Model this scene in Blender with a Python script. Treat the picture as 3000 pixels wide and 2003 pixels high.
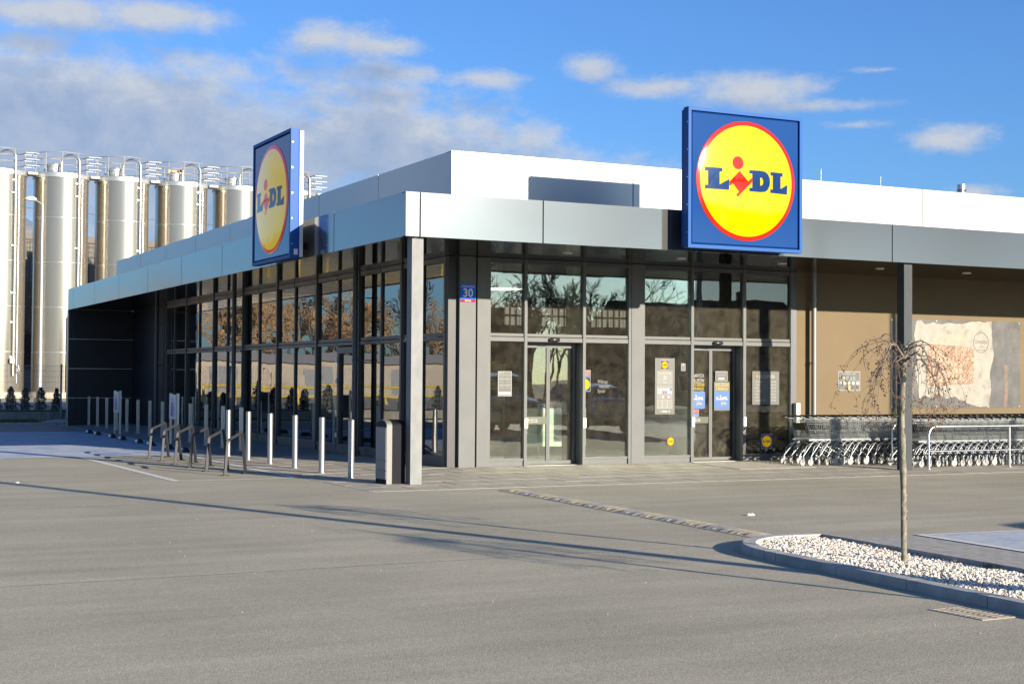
import bpy, bmesh, math, random
import numpy as np
from mathutils import Vector, Matrix

for o in list(bpy.data.objects):
    bpy.data.objects.remove(o, do_unlink=True)
scene = bpy.context.scene
COL = scene.collection

# ------------------------------------------------------------------ camera
cam_data = bpy.data.cameras.new('camera')
cam_data.sensor_width = 36.0
cam_data.sensor_fit = 'HORIZONTAL'
cam_data.lens = 4297.53 / 3000 * 36
cam_data.clip_start = 0.1
cam_data.clip_end = 5000
cam = bpy.data.objects.new('camera', cam_data)
COL.objects.link(cam)
scene.camera = cam
_r = Vector((0.89390089, -0.44821593, 0.00660848))
_u = Vector((-0.0171048, -0.01937398, 0.99966598))
_f = Vector((0.44793818, 0.89371535, 0.02498506))
_m = Matrix((( _r.x, _u.x, -_f.x, -8.4167), (_r.y, _u.y, -_f.y, -20.3811), (_r.z, _u.z, -_f.z, 1.62), (0, 0, 0, 1)))
cam.matrix_world = _m

# ------------------------------------------------------------------ sun, exposure
SUN = Vector((-0.36, 1.0, -0.25)).normalized()          # direction the light travels
sun_data = bpy.data.lights.new('sun', 'SUN')
sun_data.energy = 5.0
sun_data.angle = math.radians(0.5)
sun_data.color = (1.0, 0.90, 0.735)
sun = bpy.data.objects.new('sun', sun_data)
COL.objects.link(sun)
sun.rotation_euler = SUN.to_track_quat('-Z', 'Y').to_euler()
scene.view_settings.view_transform = 'Standard'
scene.view_settings.look = 'None'
scene.view_settings.exposure = 1.2
scene.view_settings.gamma = 1.0
scene.view_settings.use_curve_mapping = False
scene.cycles.max_bounces = 10
scene.cycles.transparent_max_bounces = 16
scene.cycles.sample_clamp_indirect = 4.0
scene.cycles.use_denoising = True
SUN_EL = math.asin(-SUN.z)
SUN_AZ = math.atan2(-SUN.x, -SUN.y)                     # from +Y towards +X

# ------------------------------------------------------------------ world: sky with clouds
world = bpy.data.worlds.new('World')
scene.world = world
world.use_nodes = True
wt = world.node_tree
wt.nodes.clear()

def N(t, typ, **kw):
    n = t.nodes.new(typ)
    for k, v in kw.items():
        if k == 'inp':
            for kk, vv in v.items():
                n.inputs[kk].default_value = vv
        else:
            setattr(n, k, v)
    return n

def L(t, a, b):
    t.links.new(a, b)

def mathn(t, op, a, b=None, c=None, clamp=False):
    n = t.nodes.new('ShaderNodeMath'); n.operation = op; n.use_clamp = clamp
    for i, v in enumerate((a, b, c)):
        if v is None: continue
        if isinstance(v, (int, float)): n.inputs[i].default_value = v
        else: t.links.new(v, n.inputs[i])
    return n.outputs[0]

def px_dir(x, y):        # photograph position -> azimuth / elevation in degrees (the clouds hang there in the sky)
    u, v = x * 1.27768, y * 1.27768
    d = _r * ((u - 1500) / 4297.5) + _u * (-(v - 1001.5) / 4297.5) + _f
    return math.degrees(math.atan2(d.x, d.y)), math.degrees(math.atan2(d.z, math.hypot(d.x, d.y)))

def blob(x, y, rx, ry, w=1.0):
    a, e = px_dir(x, y)
    return (a, e, rx * 1.27768 / 4297.5 * 57.3, ry * 1.27768 / 4297.5 * 57.3, w)

BLOBS = [
    blob(30, 260, 400, 118, 1.35), blob(290, 215, 230, 98, 1.25), blob(430, 235, 170, 70, 1.05), blob(150, 350, 560, 130, 1.5),
    blob(520, 350, 420, 120, 1.45), blob(780, 335, 320, 112, 1.4), blob(960, 370, 300, 100, 1.35), blob(1160, 400, 300, 75, 1.1), blob(1350, 420, 260, 45, 1.0),
    blob(90, 28, 260, 48), blob(370, 32, 190, 42), blob(60, 100, 170, 36, .95),
    blob(760, 88, 125, 40), blob(880, 105, 105, 28, .9), blob(930, 168, 165, 30, .9), blob(1100, 178, 130, 28, .9),
    blob(1355, 158, 95, 38, .85), blob(1500, 200, 160, 30, .82), blob(1710, 212, 180, 42, .9), blob(1870, 243, 170, 22, .8),
    blob(1960, 288, 110, 18, .65), blob(2150, 320, 120, 38, .75), blob(2020, 160, 90, 12, .55), blob(2230, 445, 90, 22, .7), blob(650, 500, 900, 110, 1.1),
    (-25, 9, 16, 3.0, .95), (-48, 6, 13, 2.2, .95), (-5, 13, 7, 1.5, .8), (70, 9, 15, 2.6, .9), (100, 12, 14, 2.5, .9), (140, 7, 18, 2.5, .9),
    (165, 15, 12, 2.2, .85), (-90, 10, 20, 3, .9), (-140, 12, 16, 3, .9), (40, 24, 14, 3, .7), (-20, 28, 16, 3.5, .75), (110, 30, 16, 3, .75), (-120, 33, 18, 4, .75), (175, 38, 18, 4, .7),
]

g = bpy.data.node_groups.new('cloud_density', 'ShaderNodeTree')
g.interface.new_socket('Vector', in_out='INPUT', socket_type='NodeSocketVector')
g.interface.new_socket('Density', in_out='OUTPUT', socket_type='NodeSocketFloat')
gi = g.nodes.new('NodeGroupInput'); go = g.nodes.new('NodeGroupOutput')
n1 = N(g, 'ShaderNodeTexNoise', inp={'Scale': 0.26, 'Detail': 9.0, 'Roughness': 0.66})
sc = N(g, 'ShaderNodeVectorMath', operation='MULTIPLY'); sc.inputs[1].default_value = (1.0, 1.8, 1.0)
L(g, gi.outputs[0], sc.inputs[0]); L(g, sc.outputs[0], n1.inputs['Vector'])
acc = None
for (a, e, ra, re, w) in BLOBS:
    s1 = N(g, 'ShaderNodeVectorMath', operation='SUBTRACT'); s1.inputs[1].default_value = (a, e, 0)
    L(g, gi.outputs[0], s1.inputs[0])
    s2 = N(g, 'ShaderNodeVectorMath', operation='MULTIPLY'); s2.inputs[1].default_value = (1 / ra, 1 / re, 0)
    L(g, s1.outputs[0], s2.inputs[0])
    s3 = N(g, 'ShaderNodeVectorMath', operation='LENGTH'); L(g, s2.outputs[0], s3.inputs[0])
    v = mathn(g, 'MULTIPLY_ADD', s3.outputs['Value'], -1.0, w)
    acc = v if acc is None else mathn(g, 'SMOOTH_MAX', acc, v, 0.35)
nz = mathn(g, 'MULTIPLY_ADD', n1.outputs[0], 3.2, -1.5)
dn = mathn(g, 'ADD', acc, nz)
mr = N(g, 'ShaderNodeMapRange', interpolation_type='SMOOTHSTEP', inp={'From Min': -0.20, 'From Max': 0.98})
L(g, dn, mr.inputs[0]); L(g, mr.outputs[0], go.inputs[0])

tc = N(wt, 'ShaderNodeTexCoord')
sep = N(wt, 'ShaderNodeSeparateXYZ'); L(wt, tc.outputs['Generated'], sep.inputs[0])
az = mathn(wt, 'MULTIPLY', mathn(wt, 'ARCTAN2', sep.outputs[0], sep.outputs[1]), 57.29578)
el = mathn(wt, 'MULTIPLY', mathn(wt, 'ARCSINE', sep.outputs[2]), 57.29578)
comb = N(wt, 'ShaderNodeCombineXYZ'); L(wt, az, comb.inputs[0]); L(wt, el, comb.inputs[1])
d0 = wt.nodes.new('ShaderNodeGroup'); d0.node_tree = g; L(wt, comb.outputs[0], d0.inputs[0])
up = N(wt, 'ShaderNodeVectorMath', operation='ADD'); up.inputs[1].default_value = (0.3, 0.95, 0); L(wt, comb.outputs[0], up.inputs[0])
d1 = wt.nodes.new('ShaderNodeGroup'); d1.node_tree = g; L(wt, up.outputs[0], d1.inputs[0])
sky = N(wt, 'ShaderNodeTexSky', sky_type='NISHITA', sun_disc=False, sun_elevation=SUN_EL, sun_rotation=SUN_AZ,
        altitude=150, air_density=1.0, dust_density=1.0, ozone_density=2.5)
tint = N(wt, 'ShaderNodeMix', data_type='RGBA', blend_type='MULTIPLY', inp={0: 1.0})
L(wt, sky.outputs[0], tint.inputs['A']); tint.inputs['B'].default_value = (0.63, 0.99, 1.55, 1)
n3 = N(wt, 'ShaderNodeTexNoise', inp={'Scale': .55, 'Detail': 7.0, 'Roughness': .65}); L(wt, comb.outputs[0], n3.inputs['Vector'])
sh = mathn(wt, 'ADD', mathn(wt, 'MULTIPLY', d1.outputs[0], .78), mathn(wt, 'MULTIPLY_ADD', n3.outputs[0], 1.5, -.75), clamp=True)
cl = N(wt, 'ShaderNodeMix', data_type='RGBA', inp={'A': (4.6, 4.85, 5.25, 1), 'B': (2.5, 3.2, 4.6, 1)})
L(wt, sh, cl.inputs[0])
mx = N(wt, 'ShaderNodeMix', data_type='RGBA')
fac = mathn(wt, 'MULTIPLY', d0.outputs[0], 0.92)
L(wt, fac, mx.inputs[0]); L(wt, tint.outputs['Result'], mx.inputs['A']); L(wt, cl.outputs['Result'], mx.inputs['B'])
bg = N(wt, 'ShaderNodeBackground', inp={'Strength': 0.058}); L(wt, mx.outputs['Result'], bg.inputs[0])
wo = N(wt, 'ShaderNodeOutputWorld'); L(wt, bg.outputs[0], wo.inputs[0])

# ------------------------------------------------------------------ mesh helpers
class MB:
    def __init__(s):
        s.v = []; s.f = []; s.m = []; s.sm = []
    def add(s, vs, fs, mi=0, smooth=False):
        b = len(s.v); s.v.extend([tuple(x) for x in vs])
        for f in fs:
            s.f.append(tuple(b + i for i in f)); s.m.append(mi); s.sm.append(smooth)
    def box(s, x0, y0, z0, x1, y1, z1, mi=0):
        if x1 < x0: x0, x1 = x1, x0
        if y1 < y0: y0, y1 = y1, y0
        if z1 < z0: z0, z1 = z1, z0
        vs = [(x0, y0, z0), (x1, y0, z0), (x1, y1, z0), (x0, y1, z0), (x0, y0, z1), (x1, y0, z1), (x1, y1, z1), (x0, y1, z1)]
        s.add(vs, [(0, 3, 2, 1), (4, 5, 6, 7), (0, 1, 5, 4), (1, 2, 6, 5), (2, 3, 7, 6), (3, 0, 4, 7)], mi)
    def cbox(s, x0, y0, z0, x1, y1, z1, c=.01, mi=0):      # box with chamfered top edges
        vs = [(x0, y0, z0), (x1, y0, z0), (x1, y1, z0), (x0, y1, z0), (x0, y0, z1 - c), (x1, y0, z1 - c), (x1, y1, z1 - c), (x0, y1, z1 - c),
              (x0 + c, y0 + c, z1), (x1 - c, y0 + c, z1), (x1 - c, y1 - c, z1), (x0 + c, y1 - c, z1)]
        s.add(vs, [(0, 3, 2, 1), (8, 9, 10, 11), (0, 1, 5, 4), (1, 2, 6, 5), (2, 3, 7, 6), (3, 0, 4, 7), (4, 5, 9, 8), (5, 6, 10, 9), (6, 7, 11, 10), (7, 4, 8, 11)], mi)
    def quad(s, a, b, c, d, mi=0):
        s.add([a, b, c, d], [(0, 1, 2, 3)], mi)
    def prism(s, poly, y0, y1, mi=0, plane='xz'):          # polygon (counter-clockwise) extruded
        n = len(poly)
        if plane == 'xz': A = [(p[0], y0, p[1]) for p in poly]; B = [(p[0], y1, p[1]) for p in poly]
        elif plane == 'yz': A = [(y0, p[0], p[1]) for p in poly]; B = [(y1, p[0], p[1]) for p in poly]
        else: A = [(p[0], p[1], y0) for p in poly]; B = [(p[0], p[1], y1) for p in poly]
        s.add(A + B, [tuple(range(n)), tuple(range(2 * n - 1, n - 1, -1))] + [(i, i + n, (i + 1) % n + n, (i + 1) % n) for i in range(n)], mi)
    def tube(s, pts, r, n=8, mi=0, caps=True, smooth=True, square=False):
        pts = [Vector(p) for p in pts]
        rs = r if isinstance(r, (list, tuple)) else [r] * len(pts)
        t0 = (pts[1] - pts[0]).normalized()
        ref = Vector((0, 0, 1)) if abs(t0.z) < .9 else Vector((1, 0, 0))
        nrm = t0.cross(ref).normalized()
        rings = []
        for i, p in enumerate(pts):
            if i == 0: t = t0
            elif i == len(pts) - 1: t = (pts[i] - pts[i - 1]).normalized()
            else: t = ((pts[i + 1] - p).normalized() + (p - pts[i - 1]).normalized())
            if t.length < 1e-6: t = t0
            t = t.normalized()
            nrm = (nrm - t * nrm.dot(t))
            if nrm.length < 1e-6: nrm = t.orthogonal()
            nrm = nrm.normalized(); bi = t.cross(nrm)
            k = 1.0
            if 0 < i < len(pts) - 1:
                c = max(.5, math.cos((pts[i + 1] - p).angle(p - pts[i - 1], 0) / 2)); k = 1 / c if square else 1.0
            off = math.pi / n if square else 0
            rings.append([p + nrm * (rs[i] * k * math.cos(2 * math.pi * j / n + off)) + bi * (rs[i] * k * math.sin(2 * math.pi * j / n + off)) for j in range(n)])
        vs = [q for ring in rings for q in ring]
        fs = []
        for i in range(len(pts) - 1):
            for j in range(n):
                a, b = i * n + j, i * n + (j + 1) % n
                fs.append((a, b, b + n, a + n))
        b = len(s.v)
        s.add(vs, fs, mi, smooth and not square)
        if caps:
            s.add(rings[0], [tuple(range(n - 1, -1, -1))], mi); s.add(rings[-1], [tuple(range(n))], mi)
    def lathe(s, prof, c=(0, 0, 0), n=24, mi=0, smooth=True, axis='z', sharp=True):
        # profile of (radius, height); doubled rings keep edges crisp
        cx, cy, cz = c
        for (r0, h0), (r1, h1) in zip(prof[:-1], prof[1:]):
            vs = []
            for (r, h) in ((r0, h0), (r1, h1)):
                for j in range(n):
                    a = 2 * math.pi * j / n; ca, sa = r * math.cos(a), r * math.sin(a)
                    if axis == 'z': vs.append((cx + ca, cy + sa, cz + h))
                    elif axis == 'y': vs.append((cx + ca, cy + h, cz - sa))
                    else: vs.append((cx + h, cy + ca, cz + sa))
            s.add(vs, [(j, (j + 1) % n, n + (j + 1) % n, n + j) for j in range(n)], mi, smooth)
    def build(s, name, mats, parent=None, base=None):
        me = bpy.data.meshes.new(name)
        me.from_pydata(s.v, [], s.f)
        if not isinstance(mats, (list, tuple)): mats = [mats]
        for m in mats: me.materials.append(m)
        me.polygons.foreach_set('material_index', s.m)
        me.polygons.foreach_set('use_smooth', s.sm)
        me.update()
        return link(name, me, parent)

def link(name, me, parent=None):
    o = bpy.data.objects.new(name, me)
    COL.objects.link(o)
    if parent is not None:
        o.parent = parent
        if parent.get('_w'):                               # parts modelled in world coordinates
            o.matrix_parent_inverse = Matrix.Translation(-Vector(parent['_w']))
    return o

def tag(o, label=None, cat=None, group=None, kind=None):
    if label: o['label'] = label
    if cat: o['category'] = cat
    if group: o['group'] = group
    if kind: o['kind'] = kind
    return o

def thing(name, label, cat, loc=(0, 0, 0), rz=0, group=None, world=False):
    o = bpy.data.objects.new(name, None)
    COL.objects.link(o)
    o.location = loc; o.rotation_euler = (0, 0, rz)
    o.empty_display_size = .2
    if world: o['_w'] = tuple(loc)
    return tag(o, label, cat, group)

def children(o): return [c for c in COL.objects if c.parent == o]

def copy_tree(o, loc=None, rz=None, label=None, parent=None, kids=None):
    c = o.copy(); COL.objects.link(c)
    if parent is not None: c.parent = parent
    if loc is not None: c.location = loc
    if rz is not None: c.rotation_euler = (0, 0, rz)
    if label: c['label'] = label
    for ch in o.children:
        copy_tree(ch, parent=c)
    return c

# ------------------------------------------------------------------ material helpers
MATS = {}
def mat(name, col, rough=.6, metal=0.0, var=0.0, vscale=4.0, bump=0.0, bscale=60.0, spec=.5, coat=0.0, detail=4.0, emit=None, aniso=0.0, col2=None, stretch=(1, 1, 1), rvar=0.0, ior=None, coat_ior=None, coat_rough=.05):
    if name in MATS: return MATS[name]
    k = 1.0 if (metal >= .5 or name.startswith(('enamel', 'interior', 'goods', 'shelf', 'pillar', 'lamp', 'silver_fascia', 'barrier'))) else (.83 if name in ('pavement_slab', 'pavement_slab_dark', 'flush_kerb_concrete', 'kerb_concrete', 'road_paint', 'worn_seam', 'gravel_bed', 'grit', 'faded_yellow_rubber', 'dusty_black_rubber', 'dusty_cast_iron', 'entrance_mat_ribs') else .75)
    col = tuple(c * k for c in col); col2 = tuple(c * k for c in col2) if col2 else None
    m = bpy.data.materials.new(name); m.use_nodes = True
    t = m.node_tree; p = t.nodes['Principled BSDF']
    p.inputs['Base Color'].default_value = (*col, 1)
    p.inputs['Roughness'].default_value = rough
    p.inputs['Metallic'].default_value = metal
    p.inputs['Specular IOR Level'].default_value = spec
    p.inputs['Coat Weight'].default_value = coat
    p.inputs['Anisotropic'].default_value = aniso
    p.inputs['Coat Roughness'].default_value = coat_rough
    if coat_ior: p.inputs['Coat IOR'].default_value = coat_ior
    if ior: p.inputs['IOR'].default_value = ior
    if emit:
        p.inputs['Emission Color'].default_value = (*emit[0], 1); p.inputs['Emission Strength'].default_value = emit[1]
    if var > 0 or bump > 0 or rvar > 0:
        tcn = N(t, 'ShaderNodeTexCoord'); geo = N(t, 'ShaderNodeNewGeometry')
        mp = N(t, 'ShaderNodeMapping'); mp.inputs['Scale'].default_value = stretch
        L(t, geo.outputs['Position'], mp.inputs['Vector'])
    if var > 0 or rvar > 0:
        nz = N(t, 'ShaderNodeTexNoise', inp={'Scale': vscale, 'Detail': detail, 'Roughness': .6}); L(t, mp.outputs[0], nz.inputs['Vector'])
        if var > 0:
            mxn = N(t, 'ShaderNodeMix', data_type='RGBA')
            c2 = col2 if col2 else tuple(min(1, c * (1 + var)) for c in col)
            c1 = col if col2 else tuple(c * (1 - var) for c in col)
            mxn.inputs['A'].default_value = (*c1, 1); mxn.inputs['B'].default_value = (*c2, 1)
            rm = N(t, 'ShaderNodeMapRange', inp={'From Min': .3, 'From Max': .7}); L(t, nz.outputs[0], rm.inputs[0])
            L(t, rm.outputs[0], mxn.inputs[0]); L(t, mxn.outputs['Result'], p.inputs['Base Color'])
        if rvar > 0:
            rr = N(t, 'ShaderNodeMapRange', inp={'From Min': .3, 'From Max': .7, 'To Min': rough * (1 - rvar), 'To Max': min(1, rough * (1 + rvar))})
            L(t, nz.outputs[0], rr.inputs[0]); L(t, rr.outputs[0], p.inputs['Roughness'])
    if bump > 0:
        nb = N(t, 'ShaderNodeTexNoise', inp={'Scale': bscale, 'Detail': 3.0}); L(t, mp.outputs[0], nb.inputs['Vector'])
        bn = N(t, 'ShaderNodeBump', inp={'Strength': 1.0, 'Distance': bump}); L(t, nb.outputs[0], bn.inputs['Height']); L(t, bn.outputs[0], p.inputs['Normal'])
    MATS[name] = m
    return m

def glass_mat(name, tint, ior, wave=.0007, wscale=2.2, dirt=.0):
    m = bpy.data.materials.new(name); m.use_nodes = True
    t = m.node_tree; t.nodes.clear()
    geo = N(t, 'ShaderNodeNewGeometry')
    tr = N(t, 'ShaderNodeBsdfTransparent'); tr.inputs[0].default_value = (*tint, 1)
    gl = N(t, 'ShaderNodeBsdfGlossy'); gl.inputs['Roughness'].default_value = 0.0; gl.inputs[0].default_value = (.97, .98, .97, 1)
    mp = N(t, 'ShaderNodeMapping'); mp.inputs['Scale'].default_value = (1, 1, .75); L(t, geo.outputs['Position'], mp.inputs['Vector'])
    nz = N(t, 'ShaderNodeTexNoise', inp={'Scale': wscale, 'Detail': 1.5, 'Roughness': .4}); L(t, mp.outputs[0], nz.inputs['Vector'])
    bn = N(t, 'ShaderNodeBump', inp={'Strength': 1.0, 'Distance': wave}); L(t, nz.outputs[0], bn.inputs['Height']); L(t, bn.outputs[0], gl.inputs['Normal'])
    fr = N(t, 'ShaderNodeFresnel', inp={'IOR': ior})
    mxs = N(t, 'ShaderNodeMixShader'); L(t, fr.outputs[0], mxs.inputs[0]); L(t, tr.outputs[0], mxs.inputs[1]); L(t, gl.outputs[0], mxs.inputs[2])
    out = N(t, 'ShaderNodeOutputMaterial')
    if dirt > 0:                                            # thin dust and smears on the pane
        df = N(t, 'ShaderNodeBsdfDiffuse'); df.inputs[0].default_value = (.50, .40, .32, 1)
        n2 = N(t, 'ShaderNodeTexNoise', inp={'Scale': 5.0, 'Detail': 7.0, 'Roughness': .7}); L(t, geo.outputs['Position'], n2.inputs['Vector'])
        rm = N(t, 'ShaderNodeMapRange', inp={'From Min': .35, 'From Max': .8, 'To Min': dirt * .35, 'To Max': dirt * 2}); L(t, n2.outputs[0], rm.inputs[0])
        m2 = N(t, 'ShaderNodeMixShader'); L(t, rm.outputs[0], m2.inputs[0]); L(t, mxs.outputs[0], m2.inputs[1]); L(t, df.outputs[0], m2.inputs[2])
        L(t, m2.outputs[0], out.inputs[0])
    else:
        L(t, mxs.outputs[0], out.inputs[0])
    MATS[name] = m
    return m
# ------------------------------------------------------------------ materials
def asphalt_mat():
    m = bpy.data.materials.new('asphalt'); m.use_nodes = True
    t = m.node_tree; p = t.nodes['Principled BSDF']
    geo = N(t, 'ShaderNodeNewGeometry')
    big = N(t, 'ShaderNodeTexNoise', inp={'Scale': .35, 'Detail': 6.0, 'Roughness': .6}); L(t, geo.outputs['Position'], big.inputs['Vector'])
    mp = N(t, 'ShaderNodeMapping'); mp.inputs['Scale'].default_value = (.25, 2.2, 1); mp.inputs['Rotation'].default_value = (0, 0, -.12); L(t, geo.outputs['Position'], mp.inputs['Vector'])
    st = N(t, 'ShaderNodeTexNoise', inp={'Scale': .9, 'Detail': 5.0, 'Roughness': .65}); L(t, mp.outputs[0], st.inputs['Vector'])
    fine = N(t, 'ShaderNodeTexNoise', inp={'Scale': 75.0, 'Detail': 4.0, 'Roughness': .7}); L(t, geo.outputs['Position'], fine.inputs['Vector'])
    vo = N(t, 'ShaderNodeTexVoronoi', inp={'Scale': 70.0}); L(t, geo.outputs['Position'], vo.inputs['Vector'])
    a = N(t, 'ShaderNodeMix', data_type='RGBA', inp={'A': (.275, .247, .184, 1), 'B': (.400, .360, .270, 1)})
    s = mathn(t, 'MULTIPLY_ADD', big.outputs[0], .55, mathn(t, 'MULTIPLY', st.outputs[0], .45))
    r = N(t, 'ShaderNodeMapRange', inp={'From Min': .36, 'From Max': .64}); L(t, s, r.inputs[0]); L(t, r.outputs[0], a.inputs[0])
    r2 = N(t, 'ShaderNodeMapRange', inp={'From Min': .3, 'From Max': .7, 'To Min': .74, 'To Max': 1.26}); L(t, fine.outputs[0], r2.inputs[0])
    hs = N(t, 'ShaderNodeSeparateColor'); L(t, vo.outputs['Color'], hs.inputs[0])
    r3 = N(t, 'ShaderNodeMapRange', inp={'To Min': .84, 'To Max': 1.16}); L(t, hs.outputs[0], r3.inputs[0])
    k = mathn(t, 'MULTIPLY', r2.outputs[0], r3.outputs[0])
    b = N(t, 'ShaderNodeVectorMath', operation='SCALE'); L(t, a.outputs['Result'], b.inputs[0]); L(t, k, b.inputs['Scale'])
    L(t, b.outputs[0], p.inputs['Base Color'])
    p.inputs['Roughness'].default_value = .88
    p.inputs['Specular IOR Level'].default_value = .3
    h = mathn(t, 'ADD', fine.outputs[0], mathn(t, 'MULTIPLY', vo.outputs['Distance'], -.8))
    bn = N(t, 'ShaderNodeBump', inp={'Strength': .42, 'Distance': .004}); L(t, h, bn.inputs['Height']); L(t, bn.outputs[0], p.inputs['Normal'])
    MATS['asphalt'] = m
    return m

def paver_mat(name, cols, mortar, w=.2, h=.1, worn=None, rot=0.0, wear=(.42, .62)):
    m = bpy.data.materials.new(name); m.use_nodes = True
    t = m.node_tree; p = t.nodes['Principled BSDF']
    geo = N(t, 'ShaderNodeNewGeometry')
    mp = N(t, 'ShaderNodeMapping'); mp.inputs['Rotation'].default_value = (0, 0, rot); L(t, geo.outputs['Position'], mp.inputs['Vector'])
    br = N(t, 'ShaderNodeTexBrick', inp={'Scale': 1.0, 'Mortar Size': .004, 'Mortar Smooth': .3, 'Brick Width': w, 'Row Height': h,
                                         'Color1': (*cols[0], 1), 'Color2': (*cols[1], 1), 'Mortar': (*mortar, 1)})
    br.offset = .5; L(t, mp.outputs[0], br.inputs['Vector'])
    nz = N(t, 'ShaderNodeTexNoise', inp={'Scale': 1.2, 'Detail': 7.0, 'Roughness': .65}); L(t, geo.outputs['Position'], nz.inputs['Vector'])
    last = br.outputs[0]
    if worn:
        mx = N(t, 'ShaderNodeMix', data_type='RGBA'); mx.inputs['B'].default_value = (*worn, 1); L(t, last, mx.inputs['A'])
        rm = N(t, 'ShaderNodeMapRange', inp={'From Min': wear[0], 'From Max': wear[1], 'To Max': .9}); L(t, nz.outputs[0], rm.inputs[0]); L(t, rm.outputs[0], mx.inputs[0])
        last = mx.outputs['Result']
    k = N(t, 'ShaderNodeMapRange', inp={'From Min': .3, 'From Max': .7, 'To Min': .85, 'To Max': 1.15})
    n2 = N(t, 'ShaderNodeTexNoise', inp={'Scale': 9.0, 'Detail': 6.0}); L(t, geo.outputs['Position'], n2.inputs['Vector']); L(t, n2.outputs[0], k.inputs[0])
    b = N(t, 'ShaderNodeVectorMath', operation='SCALE'); L(t, last, b.inputs[0]); L(t, k.outputs[0], b.inputs['Scale'])
    L(t, b.outputs[0], p.inputs['Base Color']); p.inputs['Roughness'].default_value = .8
    bn = N(t, 'ShaderNodeBump', inp={'Strength': .6, 'Distance': .004}); bn.invert = True; L(t, br.outputs['Fac'], bn.inputs['Height']); L(t, bn.outputs[0], p.inputs['Normal'])
    MATS[name] = m
    return m

ASPH = asphalt_mat()
PAV_BLUE = paver_mat('blue_painted_pavers', [(.045, .14, .40), (.055, .165, .44)], (.035, .07, .14), worn=(.40, .43, .47), wear=(.22, .50))
PAV_PALE = paver_mat('pale_blue_pavers', [(.16, .24, .40), (.20, .28, .42)], (.09, .12, .18), worn=(.42, .44, .46), wear=(.2, .5))
PAV_RED = paver_mat('brown_pavers', [(.20, .16, .15), (.25, .20, .185)], (.08, .07, .07))
PAV_GREY = paver_mat('grey_pavers', [(.31, .29, .255), (.35, .33, .29)], (.14, .13, .115), rot=math.pi / 2)
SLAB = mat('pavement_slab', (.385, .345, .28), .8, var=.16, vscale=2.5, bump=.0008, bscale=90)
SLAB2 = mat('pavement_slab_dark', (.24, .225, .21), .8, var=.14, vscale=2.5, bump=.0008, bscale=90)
EDGE = mat('flush_kerb_concrete', (.42, .38, .32), .85, var=.2, vscale=6, bump=.001, bscale=80)
KERB = mat('kerb_concrete', (.38, .365, .34), .85, var=.22, vscale=5, bump=.0015, bscale=70)
WHITE_PAINT = mat('road_paint', (.72, .70, .65), .7, var=.2, vscale=14, bump=.001, bscale=120)
FAINT = mat('worn_seam', (.40, .39, .37), .85, var=.25, vscale=8)
SOILGRASS = mat('ground_cover', (.055, .07, .03), .95, var=.5, vscale=2, bump=.02, bscale=12)
CONC = mat('rough_concrete', (.30, .275, .24), .9, var=.35, vscale=3.0, bump=.004, bscale=18, stretch=(3, 3, .7), detail=7)
FASCIA = mat('silver_fascia_paint', (.026, .0255, .0235), .58, ior=1.29, coat=1.0, coat_ior=2.3, coat_rough=.10, var=.03, vscale=.6, bump=.00025, bscale=1.1)
PARAPET = mat('white_silver_parapet_paint', (.57, .565, .55), .28, ior=1.8, var=.02, vscale=.6, bump=.0002, bscale=1.1)
JOINT = mat('black_joint', (.01, .01, .01), .8)
SOFFIT = mat('dark_polished_soffit', (.05, .048, .045), .05, metal=1.0, bump=.0045, bscale=2.6, stretch=(.5, .5, 1))
FRAME = mat('grey_aluminium_frame', (.142, .145, .143), .55, spec=.3, var=.08, vscale=3)
FRAME_D = mat('anthracite_frame', (.095, .10, .108), .42, metal=.4)
PANEL_A = mat('grey_cladding_panel', (.140, .143, .142), .55, spec=.3, var=.07, vscale=2.5)
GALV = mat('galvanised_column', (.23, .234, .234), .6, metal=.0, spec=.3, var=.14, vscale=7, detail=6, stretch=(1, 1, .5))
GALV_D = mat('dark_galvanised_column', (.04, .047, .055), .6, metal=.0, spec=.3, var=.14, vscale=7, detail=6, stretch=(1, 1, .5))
BROWN = mat('tan_render_wall', (.183, .133, .075), .9, var=.06, vscale=1.5, bump=.0008, bscale=160)
NAVY = mat('dark_cladding_wall', (.014, .014, .020), .5, var=.12, vscale=1.5)
REVEAL = mat('bright_reveal_strip', (.45, .46, .48), .3, metal=.8)
PIPE = mat('grey_downpipe', (.25, .255, .245), .4, metal=.4)
STEEL = mat('brushed_stainless', (.62, .61, .60), .26, metal=1.0, var=.06, vscale=3, stretch=(8, 8, .4))
STEEL_R = mat('satin_bollard_steel', (.40, .40, .40), .38, metal=.9, var=.08, vscale=5, stretch=(6, 6, .5))
BLACKRUB = mat('black_rubber', (.022, .022, .024), .75, var=.3, vscale=12)
INT_W = mat('interior_wall', (.45, .44, .40), .8)
INT_D = mat('interior_dark', (.035, .035, .035), .8)
INT_F = mat('interior_floor', (.5, .5, .46), .4, var=.1, vscale=2)
ROOFM = mat('roof_membrane', (.2, .2, .2), .9, var=.1)
GLASS_F = glass_mat('front_glass', (.80, .86, .81), 1.8, .0007, 2.0, dirt=.022)
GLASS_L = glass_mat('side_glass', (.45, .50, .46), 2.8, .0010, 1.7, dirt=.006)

# ------------------------------------------------------------------ ground
def sheet(name, mtl, x0, y0, x1, y1, z, kind='structure', parent=None):
    b = MB(); b.quad((x0, y0, z), (x1, y0, z), (x1, y1, z), (x0, y1, z)); o = b.build(name, mtl, parent)
    if parent is None: o['kind'] = kind
    return o

sheet('ground', SOILGRASS, -1500, -1500, 1500, 1500, -.012)
sheet('asphalt', ASPH, -60, -34, 46, 29.68, 0)
sheet('road', ASPH, -300, 33.5, 300, 200, -.004)

def pz(x, y):            # the pavement falls from the walls to its edge
    return .066 * max(0.0, min(1.0, (x + .8) / 2.9, (y + .8) / 3.8))

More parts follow.
